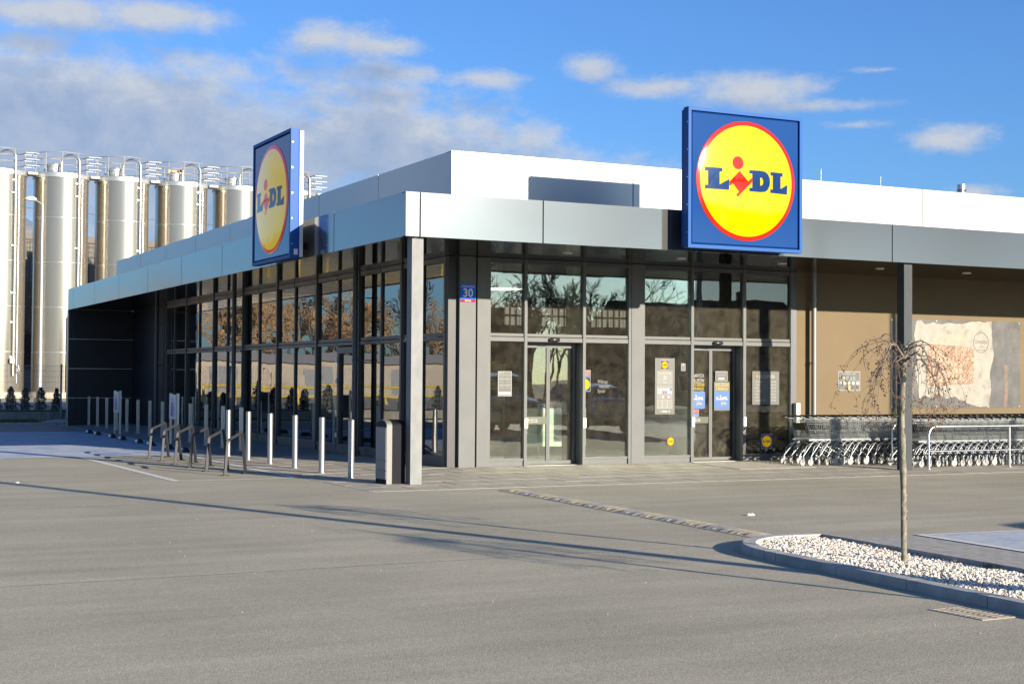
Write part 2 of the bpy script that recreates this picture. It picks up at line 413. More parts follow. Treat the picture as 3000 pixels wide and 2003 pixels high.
rnd = random.Random(7)
pave = MB()
pave.add([(-.74, -.74, -.02), (24, -.74, -.02), (24, 2.95, .03), (2.1, 2.95, .03), (2.05, 28.6, .03), (-.12, 28.6, -.02), (-.12, 10.1, -.02), (-.74, 10.1, -.02)],
         [(0, 1, 2, 3), (0, 3, 7), (7, 3, 6), (6, 3, 4, 5)], 0)
pavement = pave.build('pavement', mat('joint_sand', (.07, .065, .06), .95)); pavement['kind'] = 'structure'
def slab(b, x0, y0, x1, y1, dz, g=.005):
    x0 += g; y0 += g; x1 -= g; y1 -= g
    zz = [pz(x, y) + dz for x, y in ((x0, y0), (x1, y0), (x1, y1), (x0, y1))]
    c = .006
    vs = [(x0, y0, -.05), (x1, y0, -.05), (x1, y1, -.05), (x0, y1, -.05)]
    vs += [(x0, y0, zz[0] - c), (x1, y0, zz[1] - c), (x1, y1, zz[2] - c), (x0, y1, zz[3] - c)]
    vs += [(x0 + c, y0 + c, zz[0]), (x1 - c, y0 + c, zz[1]), (x1 - c, y1 - c, zz[2]), (x0 + c, y1 - c, zz[3])]
    b.add(vs, [(8, 9, 10, 11), (0, 1, 5, 4), (1, 2, 6, 5), (2, 3, 7, 6), (3, 0, 4, 7), (4, 5, 9, 8), (5, 6, 10, 9), (6, 7, 11, 10), (7, 4, 8, 11)])
slabs = []
ys = [-.72 + .62 * i for i in range(7)]
for j in range(6):
    x = -.72 - (.31 if j % 2 else 0)
    while x < 24:
        x0, x1 = max(x, -.72), min(x + .62, 24)
        y0, y1 = ys[j], min(ys[j + 1], 2.96)
        if x1 - x0 > .05: slabs.append((x0, y0, x1, y1))
        x += .62
yy = 3.0; j = 0
while yy < 28.4:
    xa = -.72 if yy < 9.9 else -.1
    xs = [xa + .735 * i for i in range(5)]
    for i in range(4):
        x0, x1 = xs[i], min(xs[i + 1], 2.06)
        if x1 - x0 > .08: slabs.append((x0, yy, x1, min(yy + .72, 28.55)))
    yy += .72
camv = Vector((-8.4, -20.4))
slabs.sort(key=lambda s: ((s[0] - camv.x) ** 2 + (s[1] - camv.y) ** 2) + (1000 if s[0] > 14.5 else 0))
rest = MB()
for i, s in enumerate(slabs):
    dz = rnd.uniform(-.0015, .0015)
    if i < 290:
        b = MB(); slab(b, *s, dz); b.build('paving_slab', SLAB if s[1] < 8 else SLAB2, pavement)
    else:
        slab(rest, *s, dz)
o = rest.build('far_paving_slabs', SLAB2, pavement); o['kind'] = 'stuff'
for i in range(25):
    b = MB(); b.cbox(-.8 + i, -.82, -.05, .195 + i, -.725, .004 + rnd.uniform(-.001, .001), .004); b.build('edging_stone', EDGE, pavement)
for i in range(11):
    b = MB(); b.cbox(-.82, -.72 + i * 1.0, -.05, -.725, .275 + i, .004 + rnd.uniform(-.001, .001), .004); b.build('edging_stone', EDGE, pavement)

# painted rectangle round the bicycle racks
b = MB()
def strip(b, p, q, w, z=.004):
    p = Vector(p); q = Vector(q); n = (q - p).orthogonal().normalized() * w / 2
    b.quad((*(p - n), z), (*(q - n), z), (*(q + n), z), (*(p + n), z))
strip(b, (-2.97, 9.55), (-2.85, 2.22), .13); strip(b, (-2.80, 2.25), (-.96, 2.31), .10)
o = b.build('rack_bay_marking', WHITE_PAINT); o['kind'] = 'structure'
b = MB(); strip(b, (-.90, 2.37), (-.86, 9.6), .12); o = b.build('rack_side_marking', WHITE_PAINT); o['kind'] = 'structure'
# blue family parking bays by the side of the shop
sheet('family_parking_bays', PAV_BLUE, -9, 9.78, -.22, 23.4, .004)
sheet('block_paving', PAV_RED, -12, 23.4, -.12, 29.6, .004)
b = MB(); strip(b, (-9, 9.68), (-.2, 9.68), .16, .008); strip(b, (-.16, 9.78), (-.16, 23.4), .10, .008)
for yb in (12.95, 16.3, 19.75, 23.3): strip(b, (-9, yb), (-.25, yb), .11, .008)
o = b.build('parking_bay_lines', WHITE_PAINT); o['kind'] = 'structure'
# asphalt seams
b = MB(); strip(b, (-14, -8.75), (-.3, -8.37), .028); strip(b, (-14, -1.2), (-1.2, -1.9), .02)
strip(b, (-12, 3.2), (-4.6, -2.0), .012)
o = b.build('asphalt_seam', FAINT); o['kind'] = 'structure'
# ------------------------------------------------------------------ the shop
YW, XW = 3.0, 2.1
ZB, ZT, ZP = 3.752, 4.423, 5.60
XE, YE = 36.0, 31.27
shop = thing('supermarket', 'low supermarket with silver canopy, glazed corner entrance and white upper parapet', 'supermarket', (XW, YW, 0), world=True)
rnd = random.Random(11)

# canopy: dark core, fascia panels, polished soffit panels
b = MB()
b.box(.03, .03, 3.80, XE, 2.9, 4.40); b.box(.03, 2.9, 3.80, 2.0, 28.58, 4.40)
canopy = b.build('canopy', JOINT, shop)
fx = [0.0, .234, 2.333, 5.866, 9.399, 12.932, 16.465, 20.0, 23.53, 27.06, 30.6, 34.1, XE]
for x0, x1 in zip(fx[:-1], fx[1:]):
    b = MB(); g = .011
    a = x0 + (g if x0 > 0 else 0)
    b.box(a, 0, ZB, x1 - g, .028, ZT)
    b.box(a, .0285, ZT - .012, x1 - g, .16, ZT)              # folded top edge
    b.box(a, .0285, ZB, x1 - g, .10, ZB + .01)
    b.build('fascia_panel', FASCIA, canopy)
fy = [.029] + [3.179 + 3.494 * k for k in range(8)] + [28.6]
for y0, y1 in zip(fy[:-1], fy[1:]):
    b = MB(); g = .013
    b.box(0, y0 + (g if y0 > .1 else 0), ZB, .028, y1 - g, ZT)
    b.box(.0285, y0 + g, ZT - .012, .16, y1 - g, ZT)
    b.box(.0285, max(y0 + g, .105), ZB, .10, y1 - g, ZB + .01)
    b.build('fascia_panel', FASCIA, canopy)
b = MB(); b.box(.03, 28.58, ZB, 2.05, 28.61, ZT); b.build('fascia_panel', FASCIA, canopy)
for i in range(20):
    x0 = .105 + i * 1.795
    b = MB(); b.box(x0 + .004, .105, 3.765, x0 + 1.791, 2.99, 3.785); b.build('soffit_panel', SOFFIT, canopy)
for i in range(15):
    y0 = 2.995 + i * 1.7
    b = MB(); b.box(.105, y0 + .004, 3.765, 2.09, y0 + 1.696, 3.785); b.build('soffit_panel', SOFFIT, canopy)
sp = mat('downlight_ring', (.5, .5, .5), .3, metal=.8)
for (x, y) in [(3.6, 1.5), (5.9, 1.5), (8.1, 1.5), (10.4, 1.5), (12.6, 1.5), (14.8, 1.5)]:
    b = MB(); b.lathe([(.0, 0), (.06, 0), (.085, -.004), (.09, .012)], (x, y, 3.757), 20); b.build('downlight', sp, canopy)
# canopy roof behind the fascia
b = MB(); b.box(.17, .17, 4.402, XE, 2.95, 4.41); b.box(.17, 2.95, 4.402, 2.07, 28.57, 4.41); b.build('canopy_roof', ROOFM, shop)

# parapet
b = MB()
b.box(2.115, 2.996, 4.2, XE, 3.3, 5.58); b.box(2.115, 3.3, 4.2, 2.4, YE - .02, 5.58); b.box(2.4, YE - .3, 4.62, XE, YE - .02, 5.58); b.box(XE - .3, 3.3, 0, XE, YE - .3, 5.58)
parapet = b.build('parapet', JOINT, shop)
px_ = [2.085, 2.265, 5.786, 9.297, 12.808, 16.32, 19.83, 23.34, 26.85, 30.36, 33.87, XE]
for x0, x1 in zip(px_[:-1], px_[1:]):
    b = MB(); g = .011; a = x0 + (g if x0 > 2.1 else 0)
    b.box(a, 2.966, 4.30, x1 - g, 2.994, ZP); b.box(a, 2.9945, ZP - .012, x1 - g, 3.2, ZP)
    b.build('parapet_panel', PARAPET, parapet)
py_ = [2.995] + [6.477 + 3.509 * k for k in range(7)] + [YE]
for y0, y1 in zip(py_[:-1], py_[1:]):
    b = MB(); g = .012
    b.box(2.085, y0 + (g if y0 > 3 else 0), 4.30, 2.113, y1 - g, ZP); b.box(2.1135, max(y0 + g, 3.205), ZP - .012, 2.32, y1 - g, ZP)
    b.build('parapet_panel', PARAPET, parapet)
b = MB(); b.box(2.4, 3.3, 5.2, XE - .3, YE - .3, 5.3); b.build('flat_roof', ROOFM, shop)
# roof odds and ends
VENT = mat('vent_steel', (.45, .46, .47), .35, metal=.8)
b = MB(); b.lathe([(.12, 0), (.12, 2.2), (.1, 2.2), (.1, 2.27)], (24.4, 14, 5.3), 20); b.lathe([(.0, 2.45), (.13, 2.43), (.135, 2.27), (.1, 2.27)], (24.4, 14, 5.3), 20)
vp = b.build('vent_pipe', VENT, shop)
for k in range(8):
    a = k * math.pi / 4; b = MB(); b.box(24.4 + .125 * math.cos(a) - .008, 14 + .125 * math.sin(a) - .008, 7.5, 24.4 + .125 * math.cos(a) + .008, 14 + .125 * math.sin(a) + .008, 7.62); b.build('vent_slat', JOINT, vp)
for (x, y, z) in [(15.76, 10, 7.13), (17.74, 10, 7.05)]:
    b = MB(); b.tube([(x, y, 5.3), (x, y, z)], [.008, .004], 6); b.tube([(x - .15, y, 5.31), (x + .15, y, 5.31)], .02, 6); b.build('lightning_rod', VENT, shop)

# ---------------------------------------------------------------- front glazing
def frame_box(name, m, parent, *a):
    b = MB(); b.box(*a); return b.build(name, m, parent)
def pane_front(parent, x0, z0, x1, z1, y=YW, m=None):
    b = MB(); b.box(-(x1 - x0) / 2, -.006, -(z1 - z0) / 2, (x1 - x0) / 2, .006, (z1 - z0) / 2)
    o = b.build('glass_pane', m or GLASS_F, parent)
    o.location = ((x0 + x1) / 2, y + .02, (z0 + z1) / 2); o.rotation_euler = (rnd.uniform(-.0016, .0016), 0, rnd.uniform(-.0016, .0016))
    return o
gf = MB(); gf.box(2.58, YW + .05, 3.68, 9.46, YW + .16, 4.2)
gfront = gf.build('front_glazing', FRAME_D, shop)
z_p, z_r, z_g, z_t0, z_t1, z_t2, z_t3, z_h = .055, .16, .20, 2.285, 2.36, 2.376, 2.426, 3.68
def bay(xs, door):
    # xs: frame edges [f0,f1, m0,m1, m2,m3, f2,f3]; glass between pairs, door in the middle
    for (a, c) in ((xs[0], xs[1]), (xs[2], xs[3]), (xs[4], xs[5]), (xs[6], xs[7])):
        frame_box('mullion', FRAME, gfront, a, YW - .045, .05, c, YW + .05, 3.76)
    spans = [(xs[1], xs[2]), (xs[3], xs[4]), (xs[5], xs[6])]
    for k, (a, c) in enumerate(spans):
        frame_box('lintel', FRAME, gfront, a, YW - .03, z_t0, c, YW + .05, z_t1)
        frame_box('transom', FRAME, gfront, a, YW - .018, z_t2, c, YW + .05, z_t3)
        frame_box('transom_gap', JOINT, gfront, a, YW - .002, z_t1, c, YW + .04, z_t2)
        frame_box('head_rail', FRAME_D, gfront, a, YW - .03, z_h, c, YW + .05, 3.758)
        pane_front(gfront, a, z_t3, c, z_h)
        if k != 1:
            frame_box('plinth', FRAME, gfront, a, YW - .012, z_p, c, YW + .05, z_r)
            frame_box('bottom_rail', FRAME, gfront, a, YW - .03, z_r, c, YW + .05, z_g)
            pane_front(gfront, a, z_g, c, z_t0)
bayA = [2.80, 2.856, 3.532, 3.588, 4.732, 4.789, 5.702, 5.757]
bayB = [6.002, 6.05, 7.085, 7.144, 8.283, 8.348, 9.418, 9.464]
bay(bayA, True); bay(bayB, True)
# pilasters
def pilaster(x0, x1, y=YW - .06):
    b = MB(); b.cbox(x0, y, .05, x1, YW + .1, 3.758, .003); return b.build('pilaster_panel', PANEL_A, gfront)
pilaster(2.24, 2.552, YW - .07); pilaster(2.592, 2.797, YW - .055); pilaster(5.76, 5.998, YW - .055)
frame_box('dark_gap', JOINT, gfront, 2.553, YW, .05, 2.591, YW + .1, 3.758)
frame_box('corner_post', NAVY, gfront, 2.06, YW + .02, .05, 2.236, YW + .12, 3.758)  # coloured dark to stand for the pilaster's shaded side face
frame_box('dark_end_panel', FRAME_D, gfront, 9.467, YW - .03, .05, 9.565, YW + .12, 3.758)

# sliding doors, set back in their openings
HAND = mat('door_hardware', (.55, .52, .47), .4, metal=.5)
def sliding_door(x0, x1):
    rec = .25
    dy = YW + rec
    fr = MB(); fr.box(x0, dy - .02, z_t0 - .06, x1, dy + .03, z_t0); fr.box(x0, YW + .051, z_t0 + .002, x1, dy + .03, z_t0 + .05)
    door = fr.build('sliding_door', FRAME, shop)
    frame_box('reveal', FRAME_D, door, x1, YW + .051, .06, x1 + .05, dy + .5, z_t0 + .05)
    frame_box('reveal', FRAME_D, door, x0 - .05, YW + .051, .06, x0, dy + .5, z_t0 + .05)
    mid = (x0 + x1) / 2
    for (a, c) in ((x0 + .005, mid - .002), (mid + .002, x1 - .005)):
        frame_box('leaf_stile', FRAME, door, a, dy - .022, .075, a + .032, dy + .022, z_t0 - .062)
        frame_box('leaf_stile', FRAME, door, c - .032, dy - .022, .075, c, dy + .022, z_t0 - .062)
        frame_box('leaf_rail', FRAME, door, a + .033, dy - .022, .075, c - .033, dy + .022, .135)
        frame_box('leaf_rail', FRAME, door, a + .033, dy - .022, z_t0 - .10, c - .033, dy + .022, z_t0 - .062)
        pane_front(door, a + .033, .135, c - .033, z_t0 - .10, dy - .02)
    for xx in (x0 - .028, x1 + .028):
        b = MB(); b.cbox(xx - .03, YW - .075, .735, xx + .03, YW - .046, .915, .004); b.build('emergency_switch', HAND, door)
    # motion sensor on the lintel
    b = MB()
    xs = mid - .03
    pts = [(xs - .10, YW - .07, 2.325), (xs - .09, YW - .085, 2.325), (xs + .09, YW - .085, 2.325), (xs + .10, YW - .07, 2.325)]
    b.tube([(xs - .105, YW - .06, 2.325), (xs - .085, YW - .066, 2.325), (xs + .085, YW - .066, 2.325), (xs + .105, YW - .06, 2.325)], [.016, .036, .036, .016], 14)
    b.build('motion_sensor', mat('sensor_plastic', (.035, .034, .032), .25), door)
sliding_door(3.59, 4.73); sliding_door(7.146, 8.281)

# ---------------------------------------------------------------- side glazing
def pane_side(parent, y0, z0, y1, z1):
    b = MB(); b.box(-.006, -(y1 - y0) / 2, -(z1 - z0) / 2, .006, (y1 - y0) / 2, (z1 - z0) / 2)
    o = b.build('glass_pane', GLASS_L, parent)
    o.location = (XW + .03, (y0 + y1) / 2, (z0 + z1) / 2); o.rotation_euler = (0, rnd.uniform(-.0022, .0022), rnd.uniform(-.0022, .0022))
gs = MB(); gs.box(XW + .06, 3.2, 3.68, XW + .16, 24.6, 4.2)
gside = gs.build('side_glazing', FRAME_D, shop)
thick = [(3.13, 3.33), (5.157, 5.387), (7.42, 7.58), (10.01, 10.29), (12.82, 13.11), (15.66, 15.92), (18.44, 18.71), (21.37, 21.60), (23.8, 24.05)]
thin = [4.25, 6.289, 8.73, 11.606, 14.381, 17.204, 20.055, 22.901]
for a, c in thick:
    frame_box('mullion', FRAME_D, gside, XW - .042, a + .01, .05, XW + .06, a + .085, 3.76)
for y in thin:
    frame_box('thin_mullion', FRAME_D, gside, XW - .012, y - .028, .05, XW + .055, y + .028, 3.758)
ed = sorted([(a + .01, a + .085) for a, c in thick] + [(y - .028, y + .028) for y in thin])
for (a0, a1), (b0, b1) in zip(ed[:-1], ed[1:]):
    door_here = abs(a1 - 7.505) < .01
    for nm, z0, z1, dx in (('transom', 2.285, 2.345, .02), ('transom', 2.362, 2.425, .01), ('head_rail', 3.665, 3.757, .02)):
        frame_box(nm, FRAME_D, gside, XW - dx, a1, z0, XW + .056, b0, z1)
    pane_side(gside, a1, 2.425, b0, 3.665)
    if door_here:
        d = MB(); d.box(XW - .03, a1 + .01, 2.12, XW + .05, b0 - .01, 2.25); d.box(XW - .03, a1 + .01, .07, XW + .05, a1 + .10, 2.12); d.box(XW - .03, b0 - .10, .07, XW + .05, b0 - .01, 2.12); d.box(XW - .03, a1 + .10, .07, XW + .05, b0 - .10, .24)
        dr = d.build('side_door', FRAME_D, shop)
        pane_side(dr, a1 + .10, .24, b0 - .10, 2.12)
        for z in (.42, 1.55, 1.98):
            b = MB(); b.tube([(XW - .045, b0 + .0, z - .05), (XW - .045, b0 + .0, z + .05)], .016, 8); b.box(XW - .05, b0 - .05, z - .035, XW - .032, b0 + .05, z + .035); b.build('hinge', mat('hinge_metal', (.5, .5, .5), .4, metal=.7), dr)
        b = MB(); b.tube([(XW - .09, a1 + .05, 1.0), (XW - .09, a1 + .05, 1.1)], .012, 8); b.tube([(XW - .09, a1 + .05, 1.05), (XW - .03, a1 + .05, 1.05)], .01, 8); b.build('door_handle', HAND, dr)
    else:
        frame_box('bottom_rail', FRAME_D, gside, XW - .025, a1, .16, XW + .056, b0, .24)
        frame_box('plinth', FRAME_D, gside, XW - .008, a1, .05, XW + .05, b0, .16)
        pane_side(gside, a1, .24, b0, 2.285)

# solid walls
b = MB(); b.box(9.568, YW, .04, XE, YW + .3, 4.2); wall_f = b.build('tan_wall', BROWN, shop)
b = MB(); b.box(XW, 24.05, .04, XW + .3, YE, 4.25); b.build('dark_side_wall', NAVY, shop)
# wing wall at the far end of the canopy, cladding boards with bright strips between
wing = frame_box('wing_wall', NAVY, shop, .03, 28.53, .0, 2.25, 28.70, 3.75)
zs = [.03, .905, 1.855, 2.81, 3.75]
for z0, z1 in zip(zs[:-1], zs[1:]):
    for (x0, x1) in ((.035, .265), (.275, 2.09)):
        frame_box('cladding_board', NAVY, wing, x0, 28.50, z0 + .012, x1, 28.53, z1 - .012)
    if z0 > .1: frame_box('bright_strip', REVEAL, wing, .02, 28.505, z0 - .010, 2.09, 28.531, z0 + .010)
frame_box('end_trim', REVEAL, wing, .0, 28.515, .01, .03, 28.71, 3.75)

# downpipes
def downpipe(x, y, r, name, m, zt=3.76):
    b = MB(); b.tube([(x, y, .03), (x, y, zt)], r, 14)
    o = b.build(name, m, shop)
    for z in (.55, 1.95, 3.2):
        c = MB(); c.lathe([(r, 0), (r + .009, .0), (r + .009, .035), (r, .035)], (x, y, z), 14)
        c.box(x - .012, y, z + .008, x + .012, y + .12, z + .027) if y < 3.2 and x > 9 else c.box(x, y - .012, z + .008, x + .19, y + .012, z + .027)
        c.build('pipe_clip', m, o)
downpipe(9.91, 2.86, .052, 'front_downpipe', PIPE)
for y in (7.25, 15.95, 24.4): downpipe(1.92, y, .055, 'side_downpipe', FRAME_D)

# canopy columns
def column(x, y, m, w=.187):
    b = MB(); b.box(x, y, -.02, x + w, y + w, 3.765); o = b.build('canopy_column', m, shop)
    c = MB(); c.cbox(x - .05, y - .05, -.02, x + w + .05, y + w + .05, .012, .004); c.build('base_plate', m, o)
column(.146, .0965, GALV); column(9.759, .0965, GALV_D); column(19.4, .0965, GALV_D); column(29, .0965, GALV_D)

# interior
frame_box('shop_floor', INT_F, shop, 2.16, 3.1, .02, XE - .3, YE - .3, .06)
frame_box('shop_ceiling', INT_W, shop, 2.45, 3.31, 4.86, XE - .31, YE - .31, 4.95)
b = MB()
b.box(2.4, YE - .3, .0, XE - .3, YE - .1, 3.72); b.box(2.4, YE - .3, 4.42, XE - .3, YE - .1, 4.9)
for x0, x1 in ((2.4, 17.0), (20.0, 20.9), (22.6, 23.4), (26.2, 28.0), (31.5, XE - .3)): b.box(x0, YE - .29, 3.72, x1, YE - .11, 4.42)
rear = b.build('rear_wall', INT_W, shop)
for x0, x1 in ((17, 20), (20.9, 22.6), (23.4, 26.2), (28, 31.5)):
    n = int((x1 - x0) / .27)
    for i in range(1, n): frame_box('window_bar', FRAME_D, rear, x0 + i * .27 - .02, YE - .24, 3.72, x0 + i * .27 + .02, YE - .16, 4.42)
    frame_box('window_bar', FRAME_D, rear, x0, YE - .25, 4.06, x1, YE - .15, 4.14)
b = MB(); b.box(9.62, 3.31, .06, 9.8, 9, 4.86); b.build('partition_wall', mat('partition_paint', (.30, .25, .2), .8), shop)
for (x, y) in ((4.4, 9.6), (8.2, 9.6), (12.5, 12), (17, 12), (12.5, 20), (21, 20)):
    b = MB(); b.cbox(x, y, .06, x + .35, y + .35, 4.86, .002); b.build('interior_pillar', mat('pillar_white', (.62, .62, .58), .6), shop)
# ------------------------------------------------------------------ lettering and flat shapes
_tx = {}
def text_geo(s, size=1.0, sx=1.0, align='LEFT', bold=0.0):
    key = (s, align, bold)
    if key not in _tx:
        cu = bpy.data.curves.new('lettering', 'FONT'); cu.body = s; cu.align_x = align; cu.size = 1.0; cu.resolution_u = 3; cu.offset = bold
        ob = bpy.data.objects.new('lettering', cu); COL.objects.link(ob)
        bpy.context.view_layer.update()
        me = bpy.data.meshes.new_from_object(ob.evaluated_get(bpy.context.evaluated_depsgraph_get()))
        _tx[key] = ([v.co.copy() for v in me.vertices], [tuple(p.vertices) for p in me.polygons])
        bpy.data.objects.remove(ob); bpy.data.curves.remove(cu); bpy.data.meshes.remove(me)
    vs, fs = _tx[key]
    return [(v.x * size * sx, v.y * size) for v in vs], fs

class Flat:
    """flat print on a plane: local (u, v) -> world; h is the height above the plane"""
    def __init__(s, o, ux, n):
        s.o = Vector(o); s.ux = Vector(ux); s.uz = Vector((0, 0, 1)); s.n = Vector(n)
    def p(s, u, v, h): return tuple(s.o + s.ux * u + s.uz * v + s.n * h)
    def rect(s, b, u0, v0, u1, v1, h, mi=0): b.quad(s.p(u0, v0, h), s.p(u1, v0, h), s.p(u1, v1, h), s.p(u0, v1, h), mi)
    def board(s, b, u0, v0, u1, v1, h0, h1, mi=0):
        A = [s.p(u, v, h0) for u, v in ((u0, v0), (u1, v0), (u1, v1), (u0, v1))]; B = [s.p(u, v, h1) for u, v in ((u0, v0), (u1, v0), (u1, v1), (u0, v1))]
        b.add(A + B, [(3, 2, 1, 0), (4, 5, 6, 7), (0, 1, 5, 4), (1, 2, 6, 5), (2, 3, 7, 6), (3, 0, 4, 7)], mi)
    def poly(s, b, pts, h, mi=0): b.add([s.p(u, v, h) for u, v in pts], [tuple(range(len(pts)))], mi)
    def disc(s, b, u, v, r, h, mi=0, n=40, ry=None):
        s.poly(b, [(u + r * math.cos(2 * math.pi * i / n), v + (ry or r) * math.sin(2 * math.pi * i / n)) for i in range(n)], h, mi)
    def ring(s, b, u, v, r0, r1, h, mi=0, n=48):
        for i in range(n):
            a, c = 2 * math.pi * i / n, 2 * math.pi * (i + 1) / n
            s.poly(b, [(u + r0 * math.cos(a), v + r0 * math.sin(a)), (u + r1 * math.cos(a), v + r1 * math.sin(a)), (u + r1 * math.cos(c), v + r1 * math.sin(c)), (u + r0 * math.cos(c), v + r0 * math.sin(c))], h, mi)
    def text(s, b, st, u, v, size, h, mi=0, sx=.7, align='LEFT', bold=0.0):
        vs, fs = text_geo(st, size, sx, align, bold)
        b.add([s.p(u + x, v + y, h) for x, y in vs], fs, mi)
    def border(s, b, u0, v0, u1, v1, w, h, mi=0):
        s.rect(b, u0, v0, u1, v0 + w, h, mi); s.rect(b, u0, v1 - w, u1, v1, h, mi); s.rect(b, u0, v0 + w, u0 + w, v1 - w, h, mi); s.rect(b, u1 - w, v0 + w, u1, v1 - w, h, mi)

LOGO = {
 'L': [(-0.834, 0.180), (-0.511, 0.180), (-0.511, 0.12), (-0.562, 0.12), (-0.561, -0.094), (-0.374, 0.008), (-0.38, -0.172), (-0.832, -0.172), (-0.832, -0.113), (-0.776, -0.113), (-0.777, 0.12), (-0.834, 0.12)],
 'I': [(-0.17, 0.152), (0.001, -0.011), (0.082, 0.059), (0.082, -0.006), (-0.204, -0.276), (-0.235, -0.246), (-0.179, -0.193), (-0.299, -0.062), (-0.37, -0.104), (-0.37, -0.034)],
 'Da': [(0.025, 0.180), (0.254, 0.185), (0.244, 0.075), (0.244, -0.062), (0.255, -0.171), (0.027, -0.171), (0.026, -0.112), (0.084, -0.110), (0.084, 0.128), (0.025, 0.126)],
 'Db': [(0.254, 0.185), (0.348, 0.175), (0.411, 0.132), (0.443, 0.071), (0.451, 0.01), (0.439, -0.058), (0.401, -0.125), (0.349, -0.160), (0.255, -0.171), (0.244, -0.062), (0.276, -0.06), (0.305, -0.032), (0.309, 0.019), (0.286, 0.066), (0.244, 0.075)],
 'M': [(0.463, 0.179), (0.721, 0.179), (0.719, 0.119), (0.675, 0.118), (0.675, -0.091), (0.824, -0.012), (0.818, -0.176), (0.458, -0.170), (0.458, -0.112), (0.51, -0.112), (0.51, 0.122), (0.463, 0.122)],
}
def plastic(name, col, rough=.07, glow=0.0):        # acrylic faces of light-box signs, faint glow added to brighten the shaded one
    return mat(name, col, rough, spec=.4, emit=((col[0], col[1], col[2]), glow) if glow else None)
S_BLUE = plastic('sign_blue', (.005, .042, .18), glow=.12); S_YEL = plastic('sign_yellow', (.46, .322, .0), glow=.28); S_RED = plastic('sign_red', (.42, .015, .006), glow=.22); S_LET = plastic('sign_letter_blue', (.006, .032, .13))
S_FRAME = mat('sign_frame_blue', (.014, .095, .34), .45, spec=.12)
S_FRAME_D = mat('sign_side_blue', (.012, .08, .36), .5, spec=.12)
S_WHITE = mat('sign_backbox_white', (.75, .75, .74), .4)

def flat_logo(f, b, u, v, s, h, blue=0, red=1, yel=2, let=3, square=True):
    """square badge: s = half size of the square"""
    if square: f.rect(b, u - s, v - s, u + s, v + s, h, blue)
    k = s / 1.10
    f.disc(b, u, v, .995 * k, h + .0006, red); f.disc(b, u, v, .925 * k, h + .0012, yel)
    for key, mi in (('L', let), ('I', red), ('Da', let), ('Db', let), ('M', let)):
        f.poly(b, [(u + x * k, v + z * k) for x, z in LOGO[key]], h + .0018, mi)
    f.disc(b, u - .201 * k, v + .287 * k, .107 * k, h + .0018, red, 20)
LOGO_M = [S_BLUE, S_RED, S_YEL, S_LET]

def dome_poly(pts, R, bulge, off, cuts=4):
    bm = bmesh.new()
    vs = [bm.verts.new((x, z, 0)) for x, z in pts]
    f = bm.faces.new(vs)
    bmesh.ops.triangulate(bm, faces=[f], quad_method='BEAUTY', ngon_method='EAR_CLIP')
    for _ in range(3):
        long = [e for e in bm.edges if e.calc_length() > .09]
        if not long: break
        bmesh.ops.subdivide_edges(bm, edges=long, cuts=1)
        bmesh.ops.triangulate(bm, faces=[f for f in bm.faces if len(f.verts) > 3])
    bm.verts.index_update()
    out = [(v.co.x, v.co.y) for v in bm.verts]; fs = [tuple(v.index for v in f.verts) for f in bm.faces]
    bm.free()
    return out, fs

def dome_h(x, z, R=1.0, bulge=.055):
    r2 = (x * x + z * z) / (R * R)
    return bulge * max(0.0, 1 - r2) ** .8 if r2 < 1 else 0.0

